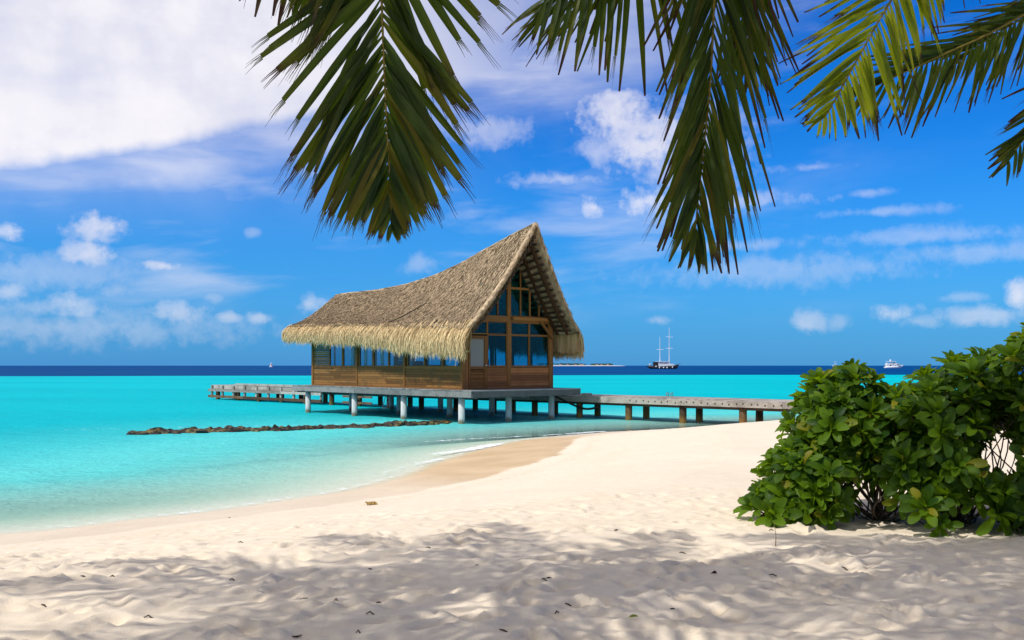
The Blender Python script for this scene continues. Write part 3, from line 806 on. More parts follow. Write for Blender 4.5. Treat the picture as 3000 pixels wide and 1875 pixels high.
def rake_fringe(side, front, n):
    s = rng.random(n) * 1.0
    a = np.full(n, 0.0 if front else 1.0) + rng.uniform(-0.001, 0.004, n) * (1 if front else -1)
    top = roof_pt(a, s, side, rng.uniform(-0.04, 0.05, n))
    dirn = -1 if front else 1
    L = rng.uniform(0.12, 0.40, n)
    end = top + np.stack([side * rng.uniform(-0.02, 0.10, n) * 0 - side * 0.25 * L * rng.random(n), dirn * rng.uniform(0.0, 0.12, n) - dirn * 0.05, -L], -1)
    mid = (top + end) / 2 + np.stack([0 * s, dirn * 0.05 + 0 * s, 0.02 + 0 * s], -1)
    wd = np.repeat(np.array([[0.7, 0.7, 0.0]]), n, 0)
    return strands(top, mid, end, rng.uniform(0.015, 0.035, n), wd, rng.random(n))
def joined(items):
    vs, fs, rs = [], [], []; b = 0
    for v_, f_, r_ in items:
        vs.append(v_); fs.append(f_ + b); rs.append(r_); b += len(v_)
    return np_mesh('straw', np.concatenate(vs), np.concatenate(fs), {'rnd': np.concatenate(rs)})
for side in (-1, 1):
    roof = link('roof_slope', roof_half(side), HUT, M['thatch'])
    tag(link('thatch_straw', joined([surface_straw(side, 26000 if side < 0 else 9000), rake_fringe(side, False, 500)]), roof, M['thatch']), kind='stuff')
    tag(link('eave_fringe', joined([eave_fringe(side, 15000), fringe_back(side), rake_fringe(side, True, 700)]), roof, M['fringe']), kind='stuff', label='pale straw fringe hanging from the eave')
    # battens and rafters under the front overhang
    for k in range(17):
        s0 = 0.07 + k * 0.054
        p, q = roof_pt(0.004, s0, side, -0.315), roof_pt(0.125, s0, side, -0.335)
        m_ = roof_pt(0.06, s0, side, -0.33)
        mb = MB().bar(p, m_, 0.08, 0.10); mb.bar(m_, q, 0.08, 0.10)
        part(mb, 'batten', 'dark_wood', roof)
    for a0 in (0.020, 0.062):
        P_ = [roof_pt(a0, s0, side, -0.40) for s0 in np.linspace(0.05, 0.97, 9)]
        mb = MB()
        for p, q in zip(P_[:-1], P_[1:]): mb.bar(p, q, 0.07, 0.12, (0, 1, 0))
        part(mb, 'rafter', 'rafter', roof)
for side in (-1, 1):
    pts = [roof_pt(0.004, t, side, -0.03) for t in np.linspace(0.0, 0.985, 40)]
    vm = MB().tube(pts, [0.10 + 0.03 * random.random() for _ in pts], 10).mesh('verge_roll', True)
    ra = vm.attributes.new('rnd', 'FLOAT', 'POINT'); ra.data.foreach_set('value', (rng.random(len(vm.vertices)) * 0.6 + 0.4).astype(np.float32))
    link('verge_roll', vm, HUT, M['thatch'])
rc = MB().tube([roof_pt(a, 0.0, 1, 0.0) - np.array([0, 0, 0.01]) for a in np.linspace(0.002, 0.998, 60)], [0.055 + 0.02 * random.random() for _ in range(60)], 10)
rm = rc.mesh('ridge_cap', True)
ra = rm.attributes.new('rnd', 'FLOAT', 'POINT'); ra.data.foreach_set('value', rng.random(len(rm.vertices)).astype(np.float32))
link('ridge_cap', rm, HUT, M['thatch'])
# dark seams lying on the thatch
for pts in ([(0.40, 0.93), (0.375, 0.80), (0.345, 0.66), (0.318, 0.56)], [(0.985, 0.93), (0.975, 0.90), (0.94, 0.93)], [(0.168, 0.945), (0.166, 0.90)]):
    part(MB().tube([roof_pt(a, s, -1, 0.07) for a, s in pts], 0.022, 6), 'thatch_seam', 'rope')
# ---- glazing and timber of the gable triangle
def roof_under(x, u=YF):        # height of the roof's underside over the front wall
    s = abs(x - RX) / HALF
    a = (u + 0.2) / 16.0
    return float(roof_pt(a, s, 1, -0.36)[2])
bars = [1.55, 2.09, 2.62, 3.15, 3.35, 3.92, 4.47, 5.02, 5.45]
gw = MB()
gw.box(3.352, 5.60, yf - 0.06, yf + 0.06, 4.4705, 4.50)
gable = part(gw, 'gable_frame', 'frame')
for x in (2.09, 2.62, 3.92, 4.47, 5.02): part(MB().box(x - 0.035, x + 0.035, yf - 0.045, yf + 0.045, 4.503, roof_under(x) - 0.02), 'mullion', 'frame', gable)

for a, b in ((2.42, 3.148), (3.352, 4.50)): part(MB().box(a, b, yf - 0.05, yf + 0.05, 5.63, 5.73), 'transom', 'frame', gable)
for a, b in zip(bars[:-1], bars[1:]):
    if b - a < 0.25: continue
    for z0, z1 in ((4.475, 5.63), (5.73, 9.0)):
        ta, tb = min(z1, roof_under(a)), min(z1, roof_under(b))
        if max(ta, tb) <= z0 + 0.06: continue
        poly = [(a + 0.03, yf - 0.004, z0), (b - 0.03, yf - 0.004, z0)]
        if tb > z0 + 0.02: poly.append((b - 0.03, yf - 0.004, tb))
        if ta > z0 + 0.02: poly.append((a + 0.03, yf - 0.004, ta))
        if len(poly) > 2: part(MB().prism(poly, (0, 0.008, 0)), 'pane', 'glass', gable)
for x0, x1 in ((RX + 0.25, XR + 0.15), (RX - 0.25, XL - 0.15)):
    mb = MB(); xs = np.linspace(x0, x1, 7)
    for p, q in zip(xs[:-1], xs[1:]): mb.bar((p, yf - 0.07, roof_under(p) - 0.02), (q, yf - 0.07, roof_under(q) - 0.02), 0.12, 0.14, (0, 1, 0))
    part(mb, 'rake_beam', 'frame', gable)
part(MB().bar((4.95, yf - 0.16, 4.32), (5.74, yf - 0.16, 3.55), 0.09, 0.11, (0, 1, 0)), 'brace', 'frame', gable)
part(MB().bar((3.35, yf - 0.155, 4.37), (6.35, yf - 0.155, 4.37), 0.12, 0.14), 'tie_beam', 'frame', gable)
# ---- inside: floor mat, curtains
for yy in (9.0, 8.35, 10.15, 7.6):
    mb = MB()
    for k in range(6): mb.tube([(XL + 0.20, yy + k * 0.035, SILL - 0.3), (XL + 0.19, yy + k * 0.035, WTOP)], 0.028, 6)
    part(mb, 'curtain', 'curtain')
def hut_pt(x, y, z): return HUT_M @ Vector((x, y, z))
bpy.context.view_layer.update()
HUT_M = HUT.matrix_world.copy()
HRZ = HUT.rotation_euler[2]
def chair(x, y, rz, cloth, label):
    t = empty('chair', hut_pt(x, y, DECK), HRZ + rz)
    tag(t, label, 'chair', 'chairs inside the hut')
    for sx in (-0.2, 0.2):
        for sy in (-0.2, 0.2):
            MB().box(sx - 0.02, sx + 0.02, sy - 0.02, sy + 0.02, 0, 0.44).build('leg', M['frame'], t)
    MB().box(-0.25, 0.25, -0.25, 0.25, 0.442, 0.52).build('seat', M[cloth], t)
    b = MB().prism([(-0.27, 0.2, 0.5), (0.27, 0.2, 0.5), (0.27, 0.3, 1.14), (0.2, 0.31, 1.2), (-0.2, 0.31, 1.2), (-0.27, 0.3, 1.14)], (0, 0.07, 0)).build('backrest', M[cloth], t)
chair(1.55, 7.25, R(180), 'teal_cloth', 'teal chair behind the long windows, left of the pink one')
chair(1.55, 6.05, R(180), 'pink_cloth', 'pink chair behind the long windows of the hut')
tb = empty('table', hut_pt(2.4, 6.6, DECK), HRZ)
tag(tb, 'pale table standing inside the hut behind the chairs', 'table')
MB().box(-0.5, 0.5, -1.3, 1.3, 0.98, 1.03).build('tabletop', M['white_paint'], tb)
for sx in (-0.42, 0.42):
    for sy in (-1.2, 1.2): MB().box(sx - 0.03, sx + 0.03, sy - 0.03, sy + 0.03, 0, 0.978).build('leg', M['frame'], tb)
ds = empty('desk', hut_pt(2.5, 2.25, DECK), HRZ)
tag(ds, 'dark desk inside the hut beside the glass door', 'desk')
MB().box(-0.5, 0.55, -0.32, 0.35, 0.80, 0.84).build('desktop', M['frame'], ds)
for sx in (-0.45, 0.50):
    for sy in (-0.28, 0.30): MB().box(sx - 0.03, sx + 0.03, sy - 0.03, sy + 0.03, 0, 0.798).build('leg', M['frame'], ds)
cp = empty('computer', hut_pt(2.55, 2.2, DECK + 0.841), HRZ)
tag(cp, 'black computer on the desk behind the front window', 'computer')
MB().box(-0.12, 0.12, -0.1, 0.1, 0, 0.015).build('base', M['black'], cp)
MB().box(-0.03, 0.03, -0.01, 0.03, 0.0152, 0.16).build('stand', M['black'], cp)
MB().box(-0.2, 0.2, -0.02, 0.008, 0.162, 0.42).build('screen', M['black'], cp)
st = empty('rail_post', hut_pt(5.95, 2.2, DECK), HRZ)
tag(st, 'short brown wooden rail post at the right end of the hut deck', 'rail')
MB().box(-0.05, 0.05, -0.05, 0.05, 0, 0.70).build('post', M['frame'], st)
MB().box(-0.15, 0.22, -0.06, 0.06, 0.702, 0.76).build('top_rail', M['frame'], st)
MB().box(0.10, 0.19, -0.05, 0.05, 0.0, 0.70).build('post', M['frame'], st)

# ------------------------------------------------------------------ the jetty, from the beach past the hut out to the mooring
JRZ = math.atan2(-0.705, 0.709)
JET = empty('wooden_jetty', (4.67, 40.4, 0), JRZ)
tag(JET, 'long weathered timber jetty on brown posts running from the beach past the hut', 'jetty')
JT, JW = 1.0, 2.1
X0, X1 = -36.3, 9.0
jm = MB().tube([(0, 0, -2.6), (0, 0, 0.3), (0, 0, 0.74)], 0.15, 12).mesh('post')
jm.polygons.foreach_set('use_smooth', [len(p.vertices) == 4 for p in jm.polygons])
for k in range(16):
    x = 5.85 - k * 2.78
    link('post', jm, JET, M['post'], (x, 0.20, 0)); link('post', jm, JET, M['post'], (x - 0.15 + random.uniform(-0.1, 0.1), 1.75, 0))
st_ = MB().box(X0, X1, 0.12, 0.26, 0.62, 0.76); st_.box(X0, X1, 1.70, 1.84, 0.62, 0.76)
for k in range(16): st_.box(5.75 - k * 2.78, 5.95 - k * 2.78, 0.262, 1.698, 0.60, 0.75)
part(st_, 'bearer', 'dark_wood', JET)
jp = MB().box(0, 0.175, 0.02, JW, 0, 0.05).mesh('plank')
npl = int((X1 - X0) / 0.187)
for k in range(npl): link('plank', jp, JET, M['jetty_wood'], (X0 + k * 0.187, random.uniform(-0.015, 0.03), JT - 0.052 + random.uniform(-0.006, 0.006)))
x = X0
while x < X1 - 0.5:
    e = min(x + random.uniform(3.2, 4.4), X1)
    part(MB().box(x, e - 0.012, -0.065, 0.0, 0.735 + random.uniform(-0.01, 0.01), 0.985 + random.uniform(-0.012, 0.012)), 'edge_board', 'jetty_wood', JET)
    part(MB().box(x, e - 0.012, JW + 0.035, JW + 0.09, 0.735, 0.99 + random.uniform(-0.01, 0.012)), 'edge_board', 'jetty_wood', JET)
    x = e
bolt = MB().tube([(0, 0, 0), (0, -0.02, 0)], 0.028, 8).mesh('bolt')
for k in range(26):
    link('bolt', bolt, JET, M['black'], (0.6 + k * 0.32 + random.uniform(-0.05, 0.05), -0.066, 0.86 + random.uniform(-0.03, 0.03)))
# kerb and fender rails of the mooring at the far end
part(MB().box(-33.0, -20.5, -0.06, 0.10, 1.006, 1.14), 'kerb', 'jetty_wood', JET)
part(MB().box(-2.15, -1.85, -0.075, 0.30, 0.99, 1.12), 'end_block', 'jetty_wood', JET)
for k in range(10):
    x = -36.1 + k * 1.5
    part(MB().box(x - 0.09, x + 0.09, -0.16, -0.068, 0.10, 0.98), 'fender_post', 'jetty_wood', JET)
for a, b in ((-36.5, -31.6), (-31.58, -27.0), (-26.98, -22.5)):
    part(MB().box(a, b, -0.225, -0.162, 0.56, 0.72), 'rail', 'jetty_wood', JET)
    part(MB().box(a, b, -0.225, -0.162, 0.13, 0.30), 'rail', 'rust_wood', JET)
for a, b in ((-20.4, -17.6),):
    part(MB().box(a, b, -0.12, -0.068, 0.50, 0.62), 'rail', 'rust_wood', JET); part(MB().box(a, b, -0.12, -0.068, 0.16, 0.28), 'rail', 'rust_wood', JET)
bpy.context.view_layer.update()
JM = JET.matrix_world.copy()
def ladder(loc, rz, label, length, lean):
    t = empty('ladder', loc, rz); tag(t, label, 'ladder')
    for sx in (-0.2, 0.2): MB().tube([(sx, -lean, -length), (sx, 0, 0), (sx, 0.02, 0.12)], 0.022, 8).build('stile', M['metal'], t)
    for k in range(5):
        f = 0.12 + k * 0.2
        MB().tube([(-0.2, -lean * f, -length * f), (0.2, -lean * f, -length * f)], 0.016, 6).build('rung', M['metal'], t)
ladder(JM @ Vector((-16.0, -0.10, 1.0)), JRZ, 'small metal ladder leaning from the jetty edge into the water under the hut', 1.35, 0.45)
hp = empty('ladder_hoop', JM @ Vector((1.15, 2.0, 1.0)), JRZ)
tag(hp, 'small pair of metal ladder handles on the far edge of the jetty', 'handrail')
for sx in (-0.12, 0.12):
    MB().tube([(sx, -0.08, 0), (sx, -0.08, 0.14), (sx, 0.0, 0.19), (sx, 0.06, 0.15), (sx, 0.06, 0)], 0.014, 8).build('handle', M['grey_dark'], hp)
MB().tube([(-0.16, -0.08, 0.11), (0.16, -0.08, 0.11)], 0.012, 6).build('crossbar', M['grey_dark'], hp)
tag(MB().tube([hut_pt(5.5, 0.9, 0.98)] + [JM @ Vector((-2.6 + 0.2 * k, 0.0, 0.62 - 0.20 * math.sin(math.pi * (k + 1) / 9))) for k in range(8)], 0.05, 8).build('mooring_rope', M['rope'], None, True),
    'dark rope sagging between the hut deck and the jetty', 'rope')

# ------------------------------------------------------------------ low rock groyne
GRO = empty('rock_groyne', (GROYNE[0][0], GROYNE[0][1], 0))
tag(GRO, 'low dark line of weed covered rocks in the shallow water left of the hut', 'groyne')
def m_rock():
    m, nt, out = new_mat('weedy rock')
    geo = nt.nodes.new('ShaderNodeNewGeometry').outputs['Position']
    n = noise(nt, geo, 5, 5, 0.65); n2 = noise(nt, geo, 1.5, 3)
    c = mixc(nt, n.step(0.35, 0.7), (0.014, 0.012, 0.009), (0.050, 0.036, 0.018))
    c = mixc(nt, (n * 0.6 + n2 * 0.6).step(0.60, 0.74, 0.0, 0.8), c, (0.22, 0.16, 0.03))
    nt.links.new(principled(nt, c, 0.6, 0.4, bump(nt, n, 0.8, 0.06)), out.inputs[0])
    return m
M['rock'] = m_rock()
def rock_mesh(seed):
    bm_v = []; bm_f = []; nu, nv = 12, 8; rr = np.random.default_rng(seed)
    c = rr.normal(0, 1, (7, 3)); c /= np.linalg.norm(c, axis=1)[:, None]
    for j in range(nv + 1):
        th = math.pi * j / nv
        for i in range(nu):
            p = np.array([math.sin(th) * math.cos(2 * math.pi * i / nu), math.sin(th) * math.sin(2 * math.pi * i / nu), math.cos(th)])
            r = 1 - 0.42 * max(0, *(float(p @ k) ** 5 if p @ k > 0 else 0 for k in c)) + 0.28 * rr.random()
            bm_v.append(tuple(p * r))
    for j in range(nv):
        for i in range(nu): bm_f.append((j * nu + i, (j + 1) * nu + i, (j + 1) * nu + (i + 1) % nu, j * nu + (i + 1) % nu))
    return MB().add(bm_v, bm_f).mesh('rock', False)
rocks = [rock_mesh(s) for s in range(5)]
gp = catmull(GROYNE, 30)
seg = np.concatenate([[0], np.cumsum(np.hypot(*np.diff(gp, axis=0).T))])
for k in range(290):
    t = rng.uniform(0, seg[-1]); x, y = np.interp(t, seg, gp[:, 0]), np.interp(t, seg, gp[:, 1])
    x += rng.normal(0, 0.12); y += rng.normal(0, 0.28)
    r = rng.uniform(0.09, 0.26)
    h = rng.uniform(0.11, 0.20) * (1.0 + 0.5 * fbm(np.array([t * 0.5]), np.array([0.0]), 5, 3)[0] * 2)
    o = link('rock', rocks[k % 5], GRO, M['rock'])
    o.location = (x - GROYNE[0][0], y - GROYNE[0][1], -0.06); o.scale = (r * rng.uniform(1.0, 2.0), r, h * rng.choice([0.7, 1.0, 1.25])); o.rotation_euler = (rng.uniform(-.2, .2), rng.uniform(-.2, .2), rng.uniform(0, 6.3))
base_row = MB()
for k in range(0, len(gp) - 1, 4):
    a, b = gp[k], gp[min(k + 5, len(gp) - 1)]
    base_row.tube([(a[0] - GROYNE[0][0], a[1] - GROYNE[0][1], -0.29), (b[0] - GROYNE[0][0], b[1] - GROYNE[0][1], -0.29)], 0.40, 10)
part(base_row, 'rubble_core', 'rock', GRO, True)
#PART3

# ------------------------------------------------------------------ palms
def leaflet_mesh(seed, ragged):
    """a leaflet of length 1 along x and full width 1 along y, folded along its midrib, its end split into ribbons"""
    r_ = random.Random(seed)
    mb = MB(); al = []
    n = 7; body = 0.80 if ragged else 1.0
    sag = r_.uniform(0.02, 0.10); bend = r_.uniform(-0.03, 0.03)
    def prof(t): return (0.30 + 0.70 * min(1, t / 0.18)) * (1.0 if t < 0.45 else 1.0 - 0.72 * ((t - 0.45) / 0.55) ** 1.3)
    def cz(t): return -sag * t * t
    def cy_(t): return bend * math.sin(math.pi * t) * 2
    v = []
    for i in range(n + 1):
        t = body * i / n; w = prof(t) / 2
        v += [(t, cy_(t) - w, cz(t) + 0.05 * w * 0.6), (t, cy_(t), cz(t)), (t, cy_(t) + w, cz(t) + 0.05 * w * 0.6)]; al += [t] * 3
    f = []
    for i in range(n):
        b = i * 3
        f += [(b, b + 3, b + 4, b + 1), (b + 1, b + 4, b + 5, b + 2)]
    mb.add(v, f)
    if ragged:
        w = prof(body) / 2
        k = 4
        for j in range(k):
            y0 = cy_(body) - w + 2 * w * j / k; y1 = y0 + 2 * w / k * 0.9
            e = body + r_.uniform(0.05, 0.22); sp = (y0 + y1) / 2 * r_.uniform(1.0, 1.9) + r_.uniform(-0.15, 0.15)
            m_ = (body + e) / 2
            mb.add([(body, y0, cz(body)), (body, y1, cz(body)), (m_, (y0 + sp) / 2, cz(m_)), (m_, (y1 + sp) / 2, cz(m_)), (e, sp - 0.015, cz(e) - 0.01), (e, sp + 0.015, cz(e) - 0.01)],
                   [(0, 2, 3, 1), (2, 4, 5, 3)])
            al += [body, body, m_, m_, e, e]
    me = mb.mesh('leaflet')
    at_ = me.attributes.new('along', 'FLOAT', 'POINT'); at_.data.foreach_set('value', np.array(al, np.float32))
    at_ = me.attributes.new('rnd', 'FLOAT', 'POINT'); at_.data.foreach_set('value', np.zeros(len(al), np.float32))
    return me
LEAF_A = [leaflet_mesh(s, True) for s in range(6)]
LEAF_B = [leaflet_mesh(20 + s, s % 3 == 0) for s in range(6)]
def with_mat(meshes, mat):
    out = []
    for m in meshes:
        c = m.copy(); c.materials.clear(); c.materials.append(M[mat]); out.append(c)
    return out
LEAF = {'old': with_mat(LEAF_A, 'palm'), 'mid': with_mat(LEAF_B, 'palm'), 'sun_toned': with_mat(LEAF_B, 'palm_sun_toned')}
LEAF_NP = []
for me in LEAF['mid'][:4]:
    v = np.array([p.co[:] for p in me.vertices]); f = np.array([p.vertices[:] for p in me.polygons]); a = np.array([d.value for d in me.attributes['along'].data])
    LEAF_NP.append((v, f, a))
def resample(pts, step):
    c = catmull3(pts, 24)
    s = np.concatenate([[0], np.cumsum(np.linalg.norm(np.diff(c, axis=0), axis=1))])
    n = max(4, int(s[-1] / step)); t = np.linspace(0, s[-1], n + 1)
    return np.stack([np.interp(t, s, c[:, k]) for k in range(3)], -1), s[-1]
def catmull3(pts, n):
    P = [np.array(p, float) for p in pts]; P = [2 * P[0] - P[1]] + P + [2 * P[-1] - P[-2]]
    out = []
    for i in range(1, len(P) - 2):
        a, b, c, d = P[i - 1:i + 3]
        for t in np.linspace(0, 1, n, endpoint=False):
            out.append(0.5 * (2 * b + (c - a) * t + (2 * a - 5 * b + 4 * c - d) * t * t + (3 * b - a - 3 * c + d) * t ** 3))
    out.append(P[-2]); return np.array(out)
def frond_layout(pts, spacing, length, angle, facing, grav, seed, t0=0.15, width=0.048, jit=0.10, lift=0.0):
    """rachis points and for each leaflet: matrix, all in the coordinates of pts (root first, tip last)"""
    r_ = random.Random(seed)
    rp, total = resample(pts, spacing)
    leaves = []; n = len(rp)
    F = Vector(facing).normalized()
    for i in range(int(n * t0), n):
        t = i / (n - 1)
        T = Vector(rp[min(i + 1, n - 1)] - rp[max(i - 1, 0)]).normalized()
        N = (F - T * F.dot(T)).normalized(); S = T.cross(N)
        for sd in (-1, 1):
            if r_.random() < 0.03: continue
            L = length(t, sd, (1 - t) * total) * r_.uniform(0.88, 1.08)
            if L < 0.05: continue
            a = R(angle(t, sd) + r_.gauss(0, 5))
            d = S * sd * math.cos(a) + T * math.sin(a) + N * (lift + r_.gauss(0, jit)) + Vector((0, 0, -1)) * grav * r_.uniform(0.6, 1.4)
            d.normalize()
            nn = (N + S * sd * 0.35 + Vector((r_.gauss(0, .25), r_.gauss(0, .25), r_.gauss(0, .25)))); nn = (nn - d * nn.dot(d)).normalized()
            w = nn.cross(d)
            m = Matrix.Identity(4); W = width * r_.uniform(0.8, 1.2) * min(1.0, 0.35 + L / 0.5)
            for k in range(3): m[k][0] = d[k] * L; m[k][1] = w[k] * W; m[k][2] = nn[k] * L; m[k][3] = rp[i][k]
            leaves.append((m, r_.randrange(6)))
    return rp, leaves
def rachis_mesh(rp, base, r0=0.022, r1=0.005):
    n = len(rp)
    return MB().tube([Vector(p) - base for p in rp], [r0 + (r1 - r0) * i / (n - 1) for i in range(n)], 6).mesh('frond', True)
def frond_single(palm, base, kind, *a, **k):     # every leaflet an object of its own
    rp, lv = frond_layout(*a, **k)
    fr = link('frond', rachis_mesh(rp, base), palm, M['rachis'])
    T = Matrix.Translation(-base)
    for m, j in lv: link('leaflet', LEAF[kind][j], fr, None, mw=T @ m)
    return fr, len(lv)
def frond_mass(lv):
    vs, fs, al, rs = [], [], [], []; b = 0
    for m, j in lv:
        v, f, a = LEAF_NP[j % 4]; mm = np.array(m)
        vs.append(v @ mm[:3, :3].T + mm[:3, 3]); fs.append(f + b); al.append(a); rs.append(np.full(len(v), random.random())); b += len(v)
    return np_mesh('leaflets', np.concatenate(vs), np.concatenate(fs), {'along': np.concatenate(al), 'rnd': np.concatenate(rs)})
def in_frame(p, pad=60):
    if p[1] < 0.15: return False
    px = CX + FPX * p[0] / p[1]; py = HOR - FPX * (p[2] - EYE) / p[1]
    return -pad < px < 3000 + pad and -pad < py < 1875 + pad
GEN = []
for k, (up, L) in enumerate(((75, 3.6), (55, 3.9), (38, 4.2), (22, 4.2), (5, 4.0))):
    pts = []; p = Vector((0, 0, 0)); e = R(up)
    for i in range(9):
        pts.append(tuple(p)); p = p + Vector((math.cos(e), 0, math.sin(e))) * (L / 8); e -= R(9 + 2.5 * i * 0.6)
    rp, lv = frond_layout(pts, 0.075, lambda t, s, e: 0.95 * (math.sin(math.pi * min(1, 0.16 + 0.80 * t)) ** 0.7), lambda t, s: 25 + 45 * t ** 2, (0, 0, 1), 0.55, 90 + k, 0.14)
    GEN.append((rachis_mesh(rp, Vector((0, 0, 0)), 0.03), frond_mass(lv), np.array([m.to_translation() + m.to_3x3() @ Vector((1, 0, 0)) for m, _ in lv] + [Vector(q) for q in rp])))
for g in GEN: g[0].materials.append(M['rachis']); g[1].materials.append(M['palm'])
def palm(trunk_pts, label, directions):
    base = Vector(trunk_pts[0]); base.z = hz(base.x, base.y) - 0.05; trunk_pts[0] = tuple(base)
    t = empty('palm_tree', base); tag(t, label, 'palm tree', 'coconut palms over the beach')
    c = catmull3(trunk_pts, 12); n = len(c)
    MB().tube([Vector(p) - base for p in c], [0.19 - 0.08 * (i / (n - 1)) + (0.012 if i % 2 else 0) + (0.10 * max(0, 1 - i / 3.0)) for i in range(n)], 14).build('trunk', M['trunk'], t, True)
    crown = Vector(c[-1])
    for (azd, start) in directions:
        for k in range(start, -1, -1):
            rz = Matrix.Rotation(R(azd), 3, 'Z')
            P = GEN[k][2] @ np.array(rz).T + np.array(crown)
            if not any(in_frame(p) for p in P): break
        else: continue
        fr = link('frond', GEN[k][0], t, None, mw=Matrix.Translation(crown - base) @ Matrix.Rotation(R(azd), 4, 'Z'))
        tag(link('leaf_mass', GEN[k][1], fr), kind='stuff')
    return t, base, crown
def px_path(*rows): return [tuple(at(*r)) for r in rows]
prnd = random.Random(4)
def ring(n, off, lo, hi): return [(off + 360 / n * k + prnd.uniform(-9, 9), prnd.randint(lo, hi)) for k in range(n)]
P1, b1, c1 = palm([(-5.6, -2.2, 0.8), (-6.1, -0.4, 4.2), (-5.5, 1.6, 6.6), (-4.5, 3.2, 7.9)], 'coconut palm whose broad brown tipped frond hangs over the hut roof', ring(13, 5, 1, 4) + ring(5, 20, 0, 2))
P2, b2, c2 = palm([(2.0, -3.6, 0.8), (2.0, -2.2, 4.0), (1.1, 0.4, 6.4), (0.1, 2.9, 7.8)], 'coconut palm with dark narrow fronds drooping in the middle of the sky', ring(12, 0, 1, 4) + ring(4, 30, 0, 2))
P3, b3, c3 = palm([(7.2, 9.6, 0.8), (7.3, 9.3, 3.2), (6.8, 9.0, 5.2), (5.9, 8.6, 6.7)], 'coconut palm with sunlit yellow green fronds at the upper right', ring(11, 40, 1, 3))
P4, b4, c4 = palm([(6.2, 1.5, 0.8), (6.4, 2.6, 4.2), (4.9, 4.0, 7.0), (3.0, 5.5, 8.6)], 'tall coconut palm whose crown casts shade on the green shrub', ring(12, 12, 0, 3) + ring(4, 30, 0, 1))
# frond A: hangs over the hut, seen flat on
frond_single(P1, b1, 'old', [tuple(c1), (-3.2, 4.2, 8.0), (-1.7, 5.1, 7.0)] + px_path((1108, -330, 5.35), (1118, 0, 5.4), (1130, 300, 5.42), (1141, 500, 5.42), (1147, 655, 5.42)),
             0.043, lambda t, s, e: min(1.08, 0.12 + 1.05 * e) if s > 0 else min(0.94, 0.12 + 0.92 * e), lambda t, s: (42 if s > 0 else 46) + 22 * max(0, t - 0.75) / 0.25, (0, -1, 0.05), 0.06, 1, 0.28, 0.060, 0.08)
# a second frond behind its upper left, only its drooping leaflets reach into view
frond_single(P1, b1, 'mid', [tuple(c1), (-3.4, 4.6, 8.1), (-2.3, 5.5, 7.0), (-1.75, 5.9, 5.9)] + px_path((880, -150, 6.0), (905, -60, 6.0)),
             0.085, lambda t, s, e: min(0.75, 0.30 + 0.9 * e), lambda t, s: 45, (0.2, -1, 0.1), 0.5, 2, 0.62, 0.05)
# frond B: dark, narrow, leaflets drooping along it
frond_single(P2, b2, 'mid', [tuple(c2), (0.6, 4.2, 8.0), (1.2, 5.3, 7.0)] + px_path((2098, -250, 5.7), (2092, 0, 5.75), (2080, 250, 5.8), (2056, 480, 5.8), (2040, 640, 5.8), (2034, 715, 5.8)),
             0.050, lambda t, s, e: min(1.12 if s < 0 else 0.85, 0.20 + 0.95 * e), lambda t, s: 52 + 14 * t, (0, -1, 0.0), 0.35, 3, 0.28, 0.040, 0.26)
# frond F: runs along the top edge towards the left, its leaflets hang down
frond_single(P2, b2, 'mid', [tuple(c2), (0.4, 4.2, 8.1), (0.85, 5.4, 7.2)] + px_path((1900, -330, 6.2), (1800, -130, 6.3), (1690, -40, 6.3), (1600, -5, 6.3)),
             0.052, lambda t, s, e: min(1.02, 0.40 + 0.85 * e), lambda t, s: 35 + 15 * t, (0, -1, 0.5), 0.85, 4, 0.50, 0.042, 0.15)
# frond H: a short dark one just right of and behind B
frond_single(P2, b2, 'mid', [tuple(c2), (0.9, 4.5, 8.1), (1.45, 5.7, 7.0)] + px_path((2150, -260, 6.1), (2165, -90, 6.15), (2185, 60, 6.2), (2205, 190, 6.2)),
             0.060, lambda t, s, e: min(0.95, 0.25 + 0.85 * e), lambda t, s: 48 + 14 * t, (0.1, -1, 0.1), 0.35, 14, 0.42, 0.040, 0.22)
# right palm: C sunlit, D and G behind it, E at the right edge
frond_single(P3, b3, 'sun_toned', [tuple(c3), (5.4, 8.3, 7.2)] + px_path((2960, -420, 7.6), (2760, -230, 7.2), (2602, 15, 6.9), (2500, 195, 6.75), (2425, 330, 6.7), (2405, 352, 6.7)),
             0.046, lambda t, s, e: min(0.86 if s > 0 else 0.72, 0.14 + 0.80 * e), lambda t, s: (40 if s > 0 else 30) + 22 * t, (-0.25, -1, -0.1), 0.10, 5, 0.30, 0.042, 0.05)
frond_single(P3, b3, 'mid', [tuple(c3), (5.5, 8.5, 6.9)] + px_path((3120, -60, 8.2), (2950, 70, 8.0), (2740, 170, 7.8), (2600, 235, 7.7), (2520, 275, 7.7)),
             0.055, lambda t, s, e: min(0.72, 0.20 + 0.7 * e), lambda t, s: 42 + 20 * t, (0, -1, 0.2), 0.35, 6, 0.25, 0.04, 0.12)
frond_single(P3, b3, 'mid', [tuple(c3), (5.9, 8.9, 6.9)] + px_path((3230, -60, 9.4), (3080, 10, 9.4), (2960, 75, 9.4), (2860, 140, 9.4), (2800, 190, 9.4)),
             0.060, lambda t, s, e: min(0.75, 0.20 + 0.7 * e), lambda t, s: 40 + 22 * t, (0, -1, 0.3), 0.30, 7, 0.30, 0.04, 0.12)
frond_single(P3, b3, 'mid', [tuple(c3), (6.1, 8.5, 6.7)] + px_path((3330, 60, 8.2), (3180, 200, 8.0), (3070, 330, 8.0), (2990, 420, 8.0), (2955, 470, 8.0)),
             0.058, lambda t, s, e: min(0.75, 0.20 + 0.7 * e), lambda t, s: 38 + 22 * t, (0, -1, 0.3), 0.40, 8, 0.35, 0.04, 0.12)

